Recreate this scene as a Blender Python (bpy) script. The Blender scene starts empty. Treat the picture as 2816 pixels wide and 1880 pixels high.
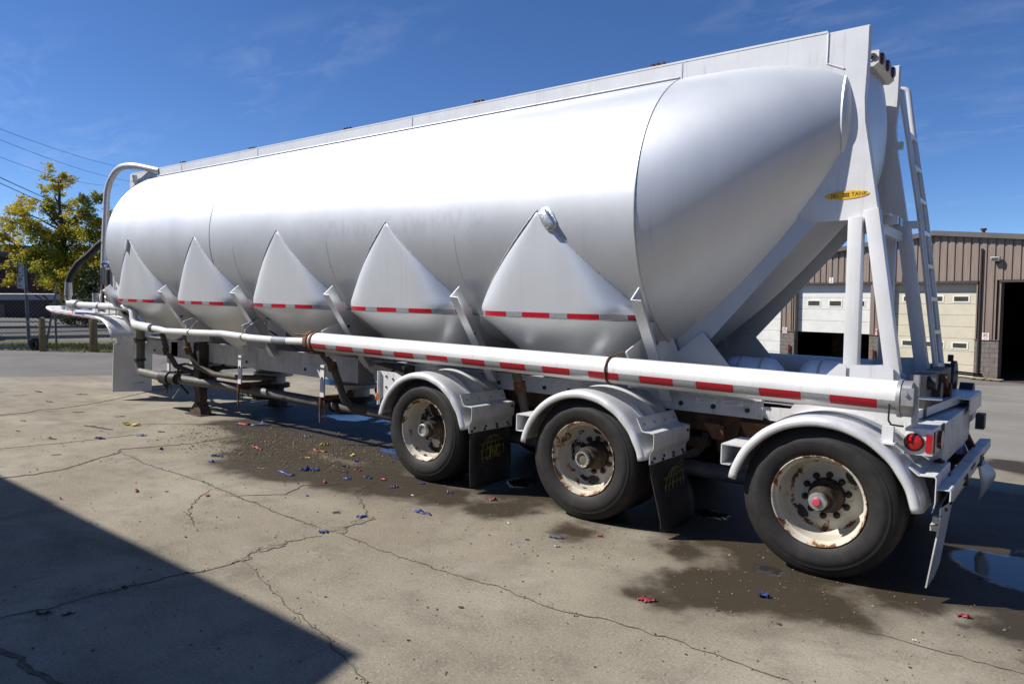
import bpy, bmesh, math, random
from mathutils import Vector, Matrix
PI = math.pi
S = bpy.context.scene
COL = S.collection

# ------------------------------------------------------------------ camera
cd = bpy.data.cameras.new('camera'); cam = bpy.data.objects.new('camera', cd); COL.objects.link(cam)
cd.sensor_width = 36.0; cd.lens = 25.32; cd.clip_start = 0.05; cd.clip_end = 3000
_r = Vector((0.78253, 0.62215, 0.02380)); _d = Vector((0.05201, -0.02723, -0.99828)); _f = Vector((-0.62043, 0.78242, -0.05367))
cam.matrix_world = Matrix(((_r.x, -_d.x, -_f.x, 1.3088), (_r.y, -_d.y, -_f.y, -4.8886), (_r.z, -_d.z, -_f.z, 1.7540), (0, 0, 0, 1)))
S.camera = cam

# ------------------------------------------------------------------ world, sun, exposure
SUN = Vector((-1.4, -1.0, 1.6)).normalized()          # towards the sun
elev = math.asin(SUN.z); azim = math.atan2(SUN.x, SUN.y)
W = bpy.data.worlds.new('World'); S.world = W; W.use_nodes = True
nt = W.node_tree; bg = nt.nodes['Background']
sky = nt.nodes.new('ShaderNodeTexSky'); sky.sky_type = 'NISHITA'; sky.sun_disc = False
sky.sun_elevation = elev; sky.sun_rotation = azim % (2 * PI)
sky.air_density = 1.0; sky.dust_density = 0.0; sky.ozone_density = 6.0; sky.altitude = 3000
hsv = nt.nodes.new('ShaderNodeHueSaturation'); hsv.inputs['Saturation'].default_value = 1.10; hsv.inputs['Hue'].default_value = 0.506
nt.links.new(sky.outputs[0], hsv.inputs['Color'])
# thin high cloud, laid on a flat layer overhead
geo = nt.nodes.new('ShaderNodeTexCoord'); sep = nt.nodes.new('ShaderNodeSeparateXYZ')
nt.links.new(geo.outputs['Generated'], sep.inputs[0])
def wm(op, a, b=None, clamp=False):
    n = nt.nodes.new('ShaderNodeMath'); n.operation = op; n.use_clamp = clamp
    for i, v in enumerate((a, b)):
        if v is None: continue
        if isinstance(v, (int, float)): n.inputs[i].default_value = v
        else: nt.links.new(v, n.inputs[i])
    return n.outputs[0]
zc_ = wm('ADD', wm('MAXIMUM', sep.outputs[2], 0.0), 0.12)
comb = nt.nodes.new('ShaderNodeCombineXYZ')
nt.links.new(wm('DIVIDE', sep.outputs[0], zc_), comb.inputs[0]); nt.links.new(wm('DIVIDE', sep.outputs[1], zc_), comb.inputs[1])
def wnoise(scale, detail, rough, dist, w=0.0):
    n = nt.nodes.new('ShaderNodeTexNoise'); n.inputs['Scale'].default_value = scale; n.inputs['Detail'].default_value = detail
    n.inputs['Roughness'].default_value = rough; n.inputs['Distortion'].default_value = dist
    m = nt.nodes.new('ShaderNodeMapping'); m.inputs['Location'].default_value = (w, w * 1.7, 0); m.inputs['Rotation'].default_value = (0, 0, 0.6); m.inputs['Scale'].default_value = (1.0, 1.9, 1)
    nt.links.new(comb.outputs[0], m.inputs[0]); nt.links.new(m.outputs[0], n.inputs['Vector'])
    return n.outputs['Fac']
big = wm('MULTIPLY', wm('SUBTRACT', wnoise(0.75, 3, 0.5, 0.3, 3.1), 0.47), 4.0, True)
fine = wm('MULTIPLY', wm('SUBTRACT', wnoise(4.2, 8, 0.62, 0.5, 1.3), 0.46), 3.2, True)
cl = wm('MULTIPLY', wm('MULTIPLY', big, fine), 0.22)
mixc = nt.nodes.new('ShaderNodeMix'); mixc.data_type = 'RGBA'
nt.links.new(cl, mixc.inputs[0]); nt.links.new(hsv.outputs[0], mixc.inputs[6]); mixc.inputs[7].default_value = (7.5, 7.9, 8.6, 1)
nt.links.new(mixc.outputs[2], bg.inputs[0]); bg.inputs[1].default_value = 0.100

sd = bpy.data.lights.new('sun', 'SUN'); sd.energy = 5.0; sd.angle = math.radians(0.55); sd.color = (1.0, 0.955, 0.88)
sun = bpy.data.objects.new('sun', sd); COL.objects.link(sun); sun.rotation_euler = (-SUN).to_track_quat('-Z', 'Y').to_euler(); sun.location = SUN * 60
S.view_settings.view_transform = 'Standard'; S.view_settings.look = 'None'; S.view_settings.gamma = 1; S.view_settings.use_curve_mapping = False
S.view_settings.exposure = 0.36
S.cycles.max_bounces = 6; S.cycles.diffuse_bounces = 2; S.cycles.glossy_bounces = 4; S.cycles.transmission_bounces = 4; S.cycles.transparent_max_bounces = 8
S.cycles.use_denoising = True; S.cycles.caustics_reflective = False; S.cycles.caustics_refractive = False; S.cycles.sample_clamp_indirect = 6

# ------------------------------------------------------------------ materials
class NB:
    """small helper around a material's node tree"""
    def __init__(s, name):
        s.m = bpy.data.materials.new(name); s.m.use_nodes = True; s.t = s.m.node_tree
        s.p = s.t.nodes['Principled BSDF']; s._co = None
    def co(s, kind='Object'):
        n = s.t.nodes.new('ShaderNodeTexCoord'); return n.outputs[kind]
    def pos(s):
        return s.t.nodes.new('ShaderNodeNewGeometry').outputs['Position']
    def link(s, a, b): s.t.links.new(a, b)
    def val(s, sock, v):
        if isinstance(v, (int, float)): sock.default_value = v
        elif isinstance(v, tuple): sock.default_value = v if len(v) == len(sock.default_value) else (*v, 1)
        else: s.link(v, sock)
    def math(s, op, a, b=None, c=None, clamp=False):
        n = s.t.nodes.new('ShaderNodeMath'); n.operation = op; n.use_clamp = clamp
        for i, v in enumerate((a, b, c)):
            if v is not None: s.val(n.inputs[i], v)
        return n.outputs[0]
    def vm(s, op, a, b=None):
        n = s.t.nodes.new('ShaderNodeVectorMath'); n.operation = op
        s.val(n.inputs[0], a)
        if b is not None: s.val(n.inputs[1], b)
        return n.outputs['Value'] if op in ('DISTANCE', 'LENGTH', 'DOT_PRODUCT') else n.outputs[0]
    def sep(s, v):
        n = s.t.nodes.new('ShaderNodeSeparateXYZ'); s.link(v, n.inputs[0]); return n.outputs
    def comb(s, x, y, z):
        n = s.t.nodes.new('ShaderNodeCombineXYZ')
        for i, v in enumerate((x, y, z)): s.val(n.inputs[i], v)
        return n.outputs[0]
    def noise(s, vec, scale=5, detail=4, rough=0.55, dist=0.0, out='Fac'):
        n = s.t.nodes.new('ShaderNodeTexNoise'); s.link(vec, n.inputs['Vector'])
        n.inputs['Scale'].default_value = scale; n.inputs['Detail'].default_value = detail; n.inputs['Roughness'].default_value = rough; n.inputs['Distortion'].default_value = dist
        return n.outputs[out]
    def mapping(s, vec, scale=(1, 1, 1), loc=(0, 0, 0), rot=(0, 0, 0)):
        n = s.t.nodes.new('ShaderNodeMapping'); s.link(vec, n.inputs[0]); n.inputs['Scale'].default_value = scale; n.inputs['Location'].default_value = loc; n.inputs['Rotation'].default_value = rot
        return n.outputs[0]
    def ramp(s, f, lo, hi):
        n = s.t.nodes.new('ShaderNodeMapRange'); n.clamp = True; n.interpolation_type = 'SMOOTHSTEP'
        s.val(n.inputs[0], f); n.inputs[1].default_value = lo; n.inputs[2].default_value = hi
        return n.outputs[0]
    def mix(s, f, a, b):
        n = s.t.nodes.new('ShaderNodeMix'); n.data_type = 'RGBA'
        s.val(n.inputs[0], f); s.val(n.inputs[6], a); s.val(n.inputs[7], b)
        return n.outputs[2]
    def lerp(s, f, a, b):
        n = s.t.nodes.new('ShaderNodeMix'); n.data_type = 'FLOAT'
        s.val(n.inputs[0], f); s.val(n.inputs[2], a); s.val(n.inputs[3], b)
        return n.outputs[0]
    def bump(s, h, strength=0.2, dist=0.01):
        n = s.t.nodes.new('ShaderNodeBump'); s.link(h, n.inputs['Height']); n.inputs['Strength'].default_value = strength; n.inputs['Distance'].default_value = dist
        s.link(n.outputs[0], s.p.inputs['Normal']); return n
    def set(s, base=None, rough=None, metal=None, spec=None, **kw):
        if base is not None: s.val(s.p.inputs['Base Color'], base)
        if rough is not None: s.val(s.p.inputs['Roughness'], rough)
        if metal is not None: s.val(s.p.inputs['Metallic'], metal)
        if spec is not None: s.val(s.p.inputs['Specular IOR Level'], spec)
        for k, v in kw.items(): s.val(s.p.inputs[k.replace('_', ' ')], v)
        return s.m

def mat(name, base, rough=0.5, metal=0.0, var=0.12, scale=6.0, dirt=None, dirt_amt=0.0, bump=0.0, spec=None, coord='pos', streak=0.0):
    """plain procedural material: base colour with mottling and an optional dirt tint"""
    b = NB(name); v = b.pos() if coord == 'pos' else b.co('Object')
    n = b.noise(v, scale, 5, 0.6)
    dark = tuple(c * (1 - var) for c in base); lite = tuple(min(1, c * (1 + var)) for c in base)
    c = b.mix(b.ramp(n, 0.3, 0.7), dark, lite)
    if dirt:
        d = b.noise(v, scale * 0.37 + 0.8, 7, 0.65, 0.4)
        c = b.mix(b.math('MULTIPLY', b.ramp(d, 0.45, 0.72), dirt_amt), c, dirt)
    if streak:
        k = b.noise(b.mapping(v, (7.0, 7.0, 0.5)), 4.0, 6, 0.7, 0.3); c = b.mix(b.math('MULTIPLY', b.ramp(k, 0.52, 0.72), streak), c, (0.27, 0.22, 0.17))
        k2 = b.noise(v, 26, 6, 0.75); c = b.mix(b.math('MULTIPLY', b.ramp(k2, 0.66, 0.70), streak), c, (0.16, 0.10, 0.06))
    r = b.lerp(b.noise(v, scale * 2.1, 4), max(0.02, rough - 0.09), min(1, rough + 0.09))
    b.set(c, r, metal, spec)
    if bump: b.bump(b.noise(v, scale * 9, 4), bump, 0.004)
    return b.m

def make_tank_mat(name, base=(0.63, 0.655, 0.69), ghost=False, rough=0.36, metal=0.34):
    b = NB(name); v = b.pos()
    st = b.noise(b.mapping(v, (1.2, 3.0, 0.25)), 2.2, 5, 0.6)           # faint run-down streaks
    cl_ = b.noise(v, 0.9, 5, 0.6, 0.3)
    c = b.mix(b.ramp(st, 0.35, 0.75), base, tuple(x * 0.95 for x in base))
    c = b.mix(b.math('MULTIPLY', b.ramp(cl_, 0.52, 0.75), 0.20), c, (0.70, 0.68, 0.65))
    run = b.noise(b.mapping(v, (9.0, 0.6, 0.22)), 3.0, 6, 0.7, 0.2); c = b.mix(b.math('MULTIPLY', b.math('MULTIPLY', b.ramp(run, 0.56, 0.72), b.ramp(b.sep(v)[2], 3.4, 2.0)), 0.22), c, (0.42, 0.40, 0.37))
    sp = b.noise(v, 38, 3, 0.7)
    c = b.mix(b.math('MULTIPLY', b.ramp(sp, 0.68, 0.76), 0.25), c, (0.45, 0.43, 0.41))
    r = b.lerp(b.ramp(cl_, 0.3, 0.75), rough - 0.02, rough + 0.05)
    if ghost:                                                            # ghost of peeled-off lettering
        s = b.sep(v)
        zz = b.math('MULTIPLY', b.ramp(s[2], 2.40, 2.43), b.math('SUBTRACT', 1.0, b.ramp(s[2], 2.58, 2.62)))
        xx = b.math('MULTIPLY', b.ramp(s[0], -5.45, -5.4), b.math('SUBTRACT', 1.0, b.ramp(s[0], -2.95, -2.9)))
        g = b.noise(b.mapping(v, (1.0, 0.3, 0.35), rot=(0, 0.2, 0)), 15.0, 2, 0.5, 0.2)
        gm = b.math('MULTIPLY', b.math('MULTIPLY', zz, xx), b.ramp(g, 0.50, 0.55))
        c = b.mix(b.math('MULTIPLY', gm, 0.09), c, (0.50, 0.56, 0.62))
        r = b.math('ADD', r, b.math('MULTIPLY', gm, -0.025))
    b.set(c, r, metal)
    h = b.math('ADD', b.noise(v, 1.7, 3, 0.5), b.math('MULTIPLY', b.noise(v, 16, 3), 0.05))
    b.bump(h, 0.065, 0.05)
    return b.m

M = {}
M['tank'] = make_tank_mat('tank_aluminium', ghost=True, metal=0.58, rough=0.52)
M['tank2'] = make_tank_mat('hopper_aluminium', base=(0.70, 0.725, 0.76), rough=0.42, metal=0.40)
M['weld'] = mat('weld_metal', (0.62, 0.63, 0.64), 0.5, 0.4, 0.3, 60)
M['white'] = mat('white_paint', (0.73, 0.735, 0.74), 0.36, 0.06, 0.04, 3, (0.52, 0.48, 0.43), 0.25, streak=0.22)
M['white_dirty'] = mat('dirty_white_paint', (0.64, 0.645, 0.65), 0.45, 0.06, 0.08, 5, (0.30, 0.25, 0.20), 0.5, streak=0.5)
M['fender'] = mat('fender_metal', (0.72, 0.73, 0.74), 0.33, 0.28, 0.06, 5, (0.45, 0.42, 0.38), 0.28, streak=0.28)
M['steel'] = mat('bare_steel', (0.46, 0.47, 0.48), 0.48, 0.7, 0.1, 14, (0.25, 0.20, 0.16), 0.35)
M['dullpipe'] = mat('dull_pipe_paint', (0.14, 0.14, 0.135), 0.6, 0.2, 0.15, 9, (0.12, 0.10, 0.08), 0.5)
M['chrome'] = mat('chrome', (0.82, 0.83, 0.85), 0.12, 1.0, 0.03, 8)
M['dark'] = mat('dark_metal', (0.035, 0.035, 0.038), 0.55, 0.3, 0.25, 9, (0.10, 0.07, 0.05), 0.5)
M['rust'] = mat('rusty_steel', (0.16, 0.075, 0.035), 0.85, 0.1, 0.45, 9, (0.05, 0.028, 0.02), 0.8, 0.3)
M['frame_rust'] = mat('rusty_suspension', (0.10, 0.055, 0.030), 0.85, 0.0, 0.5, 6, (0.025, 0.018, 0.014), 0.9, 0.3)
M['legsteel'] = mat('brown_leg_paint', (0.055, 0.042, 0.034), 0.7, 0.1, 0.3, 9, (0.22, 0.12, 0.06), 0.6)
M['black'] = mat('black_rubber', (0.018, 0.017, 0.018), 0.6, 0, 0.3, 11, (0.05, 0.04, 0.03), 0.5)
M['hose'] = mat('rubber_hose', (0.10, 0.09, 0.072), 0.7, 0, 0.2, 14, (0.06, 0.05, 0.04), 0.4)
M['hose_black'] = mat('black_hose', (0.009, 0.0085, 0.009), 0.7, 0, 0.2, 14)
M['red'] = mat('red_reflective_tape', (0.42, 0.008, 0.022), 0.35, 0, 0.12, 60)
M['silver'] = mat('silver_reflective_tape', (0.36, 0.37, 0.39), 0.32, 0.25, 0.12, 80)
M['redlens'] = mat('red_lens', (0.42, 0.012, 0.016), 0.12, 0, 0.1, 40)
M['darkred'] = mat('dark_red_lens', (0.10, 0.015, 0.015), 0.2, 0, 0.2, 40)
M['amber'] = mat('amber_lens', (0.75, 0.20, 0.015), 0.14, 0, 0.12, 40)
M['yellow'] = mat('yellow_badge', (0.80, 0.46, 0.015), 0.4, 0, 0.06, 12)
M['logo'] = mat('worn_yellow_print', (0.24, 0.20, 0.045), 0.7, 0, 0.4, 30, (0.04, 0.035, 0.02), 0.75)
M['ink'] = mat('black_ink', (0.03, 0.025, 0.02), 0.6, 0, 0.1, 10)
M['letter_grey'] = mat('grey_print', (0.22, 0.22, 0.23), 0.6, 0, 0.1, 10)
M['bluepaint'] = mat('blue_plastic', (0.03, 0.16, 0.42), 0.4, 0, 0.1, 8)

# tyre and rim --------------------------------------------------------------
def tyre_mat():
    b = NB('tyre_rubber'); v = b.co('Object')
    s = b.sep(v); rr = b.math('SQRT', b.math('ADD', b.math('MULTIPLY', s[0], s[0]), b.math('MULTIPLY', s[2], s[2])))
    n = b.noise(v, 9, 6, 0.65); ring = b.noise(b.comb(rr, 0.0, 0.0), 60, 2)
    c = b.mix(b.ramp(n, 0.35, 0.7), (0.010, 0.0095, 0.0095), (0.021, 0.020, 0.0195))
    c = b.mix(b.math('MULTIPLY', b.ramp(b.noise(v, 3, 6, 0.7, 0.5), 0.5, 0.75), 0.45), c, (0.060, 0.052, 0.043))
    c = b.mix(b.math('MULTIPLY', ring, 0.20), c, (0.055, 0.052, 0.05))
    b.set(c, b.lerp(n, 0.55, 0.8), 0, 0.4); b.bump(b.math('ADD', b.math('MULTIPLY', ring, 0.5), b.noise(v, 70, 3)), 0.15, 0.003)
    return b.m
M['tyre'] = tyre_mat()
def rim_mat(name, seed, amount):
    b = NB(name); v = b.mapping(b.co('Object'), loc=(seed, seed * 2.3, seed * 0.7)); o = b.co('Object')
    s = b.sep(o); rr = b.math('SQRT', b.math('ADD', b.math('MULTIPLY', s[0], s[0]), b.math('MULTIPLY', s[2], s[2])))
    n = b.noise(v, 7.5, 9, 0.68, 0.5); n2 = b.noise(v, 28, 6, 0.7)
    lip = b.ramp(rr, 0.272, 0.300)
    step = b.math('MULTIPLY', b.ramp(rr, 0.205, 0.232), b.math('SUBTRACT', 1.0, b.ramp(rr, 0.236, 0.256)))
    bias = b.math('ADD', b.math('MULTIPLY', lip, 0.11), b.math('MULTIPLY', step, 0.13))
    f = b.math('ADD', b.math('ADD', n, b.math('MULTIPLY', n2, 0.12)), bias)
    m1 = b.ramp(f, 0.70 - amount, 0.725 - amount); m2 = b.ramp(f, 0.655 - amount, 0.70 - amount)
    c = b.mix(b.ramp(b.noise(v, 3, 4), 0.35, 0.7), (0.52, 0.485, 0.40), (0.66, 0.63, 0.55))
    c = b.mix(b.math('MULTIPLY', m2, 0.65), c, (0.38, 0.20, 0.07))
    c = b.mix(m1, c, b.mix(n2, (0.05, 0.022, 0.012), (0.20, 0.085, 0.03)))
    b.set(c, b.lerp(m1, 0.42, 0.9), 0.0); b.bump(m1, -0.25, 0.003)
    return b.m
for i, (sd_, am) in enumerate(((3.1, 0.045), (11.4, 0.055), (24.2, 0.03))): M['rim%d' % i] = rim_mat('rusted_rim_%d' % i, sd_, am)
def grime_mat(name, seed, lo):
    b = NB(name); v = b.mapping(b.co('Object'), loc=(seed, seed, seed)); n = b.noise(v, 7, 8, 0.65, 0.6)
    m_ = b.ramp(n, lo, lo + 0.04)
    c = b.mix(b.ramp(b.noise(v, 24, 5), 0.4, 0.75), (0.016, 0.013, 0.011), (0.085, 0.048, 0.026))
    c = b.mix(m_, c, b.mix(b.noise(v, 3, 3), (0.40, 0.38, 0.33), (0.55, 0.53, 0.48))); b.set(c, 0.8, 0.0); b.bump(n, 0.3, 0.004)
    return b.m
M['hub'] = grime_mat('greasy_hub', 5.0, 0.68)
M['hub_dark'] = grime_mat('grimy_hub', 9.0, 0.66)
M['disc0'] = grime_mat('grimy_disc', 9.0, 0.50); M['disc1'] = grime_mat('half_grimy_disc', 14.0, 0.44); M['disc2'] = rim_mat('cream_disc', 31.0, 0.0)

# ------------------------------------------------------------------ mesh helpers
def mkobj(name, verts, faces, m, parent=None, smooth=None, loc=None, mats=None, fm=None):
    me = bpy.data.meshes.new(name); me.from_pydata([tuple(v) for v in verts], [], faces)
    for x in (mats or [m]): me.materials.append(x)
    if fm:
        for p_, k in zip(me.polygons, fm): p_.material_index = k
    if smooth is not None:
        me.shade_smooth()
        if smooth < 170: me.set_sharp_from_angle(angle=math.radians(smooth))
    me.update()
    o = bpy.data.objects.new(name, me); COL.objects.link(o)
    if parent: o.parent = parent
    if loc: o.location = loc
    return o
def empty(name, loc=(0, 0, 0), rz=0.0):
    o = bpy.data.objects.new(name, None); COL.objects.link(o); o.location = loc; o.rotation_euler = (0, 0, rz); o.empty_display_size = 0.3
    return o
def tag(o, label=None, cat=None, group=None, kind=None):
    if label: o['label'] = label
    if cat: o['category'] = cat
    if group: o['group'] = group
    if kind: o['kind'] = kind
    return o
def children(o): return [c for c in COL.objects if c.parent == o]
def copy_tree(o, parent=None):
    c = o.copy(); COL.objects.link(c); c.parent = parent
    for ch in children(o): copy_tree(ch, c)
    return c

class MB:
    """collects shapes into one mesh"""
    def __init__(s): s.v = []; s.f = []
    def add(s, v, f):
        k = len(s.v); s.v += [tuple(x) for x in v]; s.f += [tuple(i + k for i in q) for q in f]; return s
    def box(s, x0, x1, y0, y1, z0, z1):
        v = [(x, y, z) for x in (x0, x1) for y in (y0, y1) for z in (z0, z1)]
        return s.add(v, [(0, 1, 3, 2), (4, 6, 7, 5), (0, 4, 5, 1), (2, 3, 7, 6), (0, 2, 6, 4), (1, 5, 7, 3)])
    def bar(s, a, b, w, h, up=(0, 0, 1)):
        a, b = Vector(a), Vector(b); d = (b - a).normalized(); u = Vector(up)
        if abs(d.dot(u)) > 0.98: u = Vector((1, 0, 0))
        r = d.cross(u).normalized() * (w / 2); t = r.cross(d).normalized() * (h / 2)
        v = [p + sx * r + sz * t for p in (a, b) for sx, sz in ((-1, -1), (1, -1), (1, 1), (-1, 1))]
        return s.add(v, [(0, 1, 2, 3), (7, 6, 5, 4), (0, 4, 5, 1), (1, 5, 6, 2), (2, 6, 7, 3), (3, 7, 4, 0)])
    def tube(s, pts, r, n=12, cap=True, closed=False):
        pts = [Vector(p) for p in pts]; rs = r if isinstance(r, (list, tuple)) else [r] * len(pts)
        rings = []; prev = None
        for i, p in enumerate(pts):
            if i == 0: d = pts[1] - p
            elif i == len(pts) - 1: d = p - pts[i - 1]
            else: d = (pts[i + 1] - p).normalized() + (p - pts[i - 1]).normalized()
            d.normalize()
            if prev is None:
                u = Vector((0, 0, 1)) if abs(d.z) < 0.9 else Vector((1, 0, 0)); x = d.cross(u).normalized()
            else: x = (prev - d * prev.dot(d)).normalized()
            prev = x; y = d.cross(x)
            rings.append([p + (x * math.cos(2 * PI * k / n) + y * math.sin(2 * PI * k / n)) * rs[i] for k in range(n)])
        return s.loft(rings, cap)
    def loft(s, rings, cap=True):
        n = len(rings[0]); v = [q for r in rings for q in r]; f = []
        for i in range(len(rings) - 1):
            for k in range(n):
                k2 = (k + 1) % n; f.append((i * n + k, i * n + k2, (i + 1) * n + k2, (i + 1) * n + k))
        if cap: f.append(tuple(reversed(range(n)))); f.append(tuple((len(rings) - 1) * n + k for k in range(n)))
        return s.add(v, f)
    def cyl(s, a, b, r, n=20, r2=None):
        return s.tube([a, b], [r, r if r2 is None else r2], n)
    def revolve(s, prof, c, axis='Y', n=48, a0=0.0, a1=2 * PI):
        """prof: list of (radius, offset along axis)"""
        full = abs(a1 - a0 - 2 * PI) < 1e-6; m = n if full else n + 1; rows = []
        for r, t in prof:
            row = []
            for k in range(m):
                a = a0 + (a1 - a0) * k / n; ca, sa = math.cos(a) * r, math.sin(a) * r
                row.append({'Y': (c[0] + ca, c[1] + t, c[2] + sa), 'X': (c[0] + t, c[1] + ca, c[2] + sa), 'Z': (c[0] + ca, c[1] + sa, c[2] + t)}[axis])
            rows.append(row)
        v = [q for r in rows for q in r]; f = []
        for i in range(len(rows) - 1):
            for k in range(n):
                k2 = (k + 1) % m; f.append((i * m + k, i * m + k2, (i + 1) * m + k2, (i + 1) * m + k))
        return s.add(v, f)
    def prism(s, poly, lo, hi, axis='Y'):
        """poly of 2-D points, extruded along axis (XZ for Y, YZ for X, XY for Z)"""
        n = len(poly)
        def P(p, t): return {'Y': (p[0], t, p[1]), 'X': (t, p[0], p[1]), 'Z': (p[0], p[1], t)}[axis]
        v = [P(p, lo) for p in poly] + [P(p, hi) for p in poly]
        f = [tuple(reversed(range(n))), tuple(range(n, 2 * n))] + [(k, (k + 1) % n, n + (k + 1) % n, n + k) for k in range(n)]
        return s.add(v, f)
    def sphere(s, c, r, n=12, sc=(1, 1, 1)):
        rings = []
        for i in range(1, n // 2):
            a = PI * i / (n // 2); rings.append([(c[0] + math.sin(a) * math.cos(2 * PI * k / n) * r * sc[0], c[1] + math.sin(a) * math.sin(2 * PI * k / n) * r * sc[1], c[2] + math.cos(a) * r * sc[2]) for k in range(n)])
        return s.loft(rings)
    def build(s, name, m, parent=None, smooth=30, bevel=0.0, fixn=True):
        o = mkobj(name, s.v, s.f, m, parent)
        me = o.data
        if fixn or bevel:
            bm = bmesh.new(); bm.from_mesh(me)
            if bevel: bmesh.ops.bevel(bm, geom=[e for e in bm.edges if len(e.link_faces) == 2 and e.calc_face_angle(0) > 0.6], offset=bevel, segments=2, affect='EDGES', profile=0.6, clamp_overlap=True)
            bmesh.ops.recalc_face_normals(bm, faces=bm.faces); bm.to_mesh(me); bm.free()
        if smooth: me.shade_smooth(); me.set_sharp_from_angle(angle=math.radians(smooth))
        return o
def arc(cx, cz, r, a0, a1, n=8):
    return [(cx + r * math.cos(math.radians(a0 + (a1 - a0) * i / n)), cz + r * math.sin(math.radians(a0 + (a1 - a0) * i / n))) for i in range(n + 1)]
def fillet(pts, rad, n=5):
    """round the inner corners of a 3-D path"""
    P = [Vector(p) for p in pts]; out = [P[0]]
    for i in range(1, len(P) - 1):
        a, b, c = P[i - 1], P[i], P[i + 1]; d1 = (a - b); d2 = (c - b); r = min(rad, d1.length * 0.49, d2.length * 0.49)
        p1 = b + d1.normalized() * r; p2 = b + d2.normalized() * r
        for k in range(n + 1):
            t = k / n; out.append(p1 * (1 - t) ** 2 + b * 2 * t * (1 - t) + p2 * t * t)
    out.append(P[-1]); return out
def text(name, body, size, m, parent, matrix, depth=0.0, squash=1.0):
    cu = bpy.data.curves.new(name + '_c', 'FONT'); cu.body = body; cu.size = size; cu.align_x = 'CENTER'; cu.align_y = 'CENTER'; cu.extrude = depth; cu.resolution_u = 3
    to = bpy.data.objects.new('tmp', cu); COL.objects.link(to); dg = bpy.context.evaluated_depsgraph_get()
    me = bpy.data.meshes.new_from_object(to.evaluated_get(dg)); bpy.data.objects.remove(to); bpy.data.curves.remove(cu)
    me.name = name; me.materials.clear(); me.materials.append(m)
    me.transform(matrix @ Matrix.Diagonal((squash, 1, 1, 1)))
    o = bpy.data.objects.new(name, me); COL.objects.link(o); o.parent = parent
    return o
def facing(loc, right, up):
    """matrix that lays text (XY plane) with its right and up directions at loc"""
    r = Vector(right).normalized(); u = Vector(up).normalized(); n = r.cross(u)
    return Matrix(((r.x, u.x, n.x, loc[0]), (r.y, u.y, n.y, loc[1]), (r.z, u.z, n.z, loc[2]), (0, 0, 0, 1)))

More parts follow.
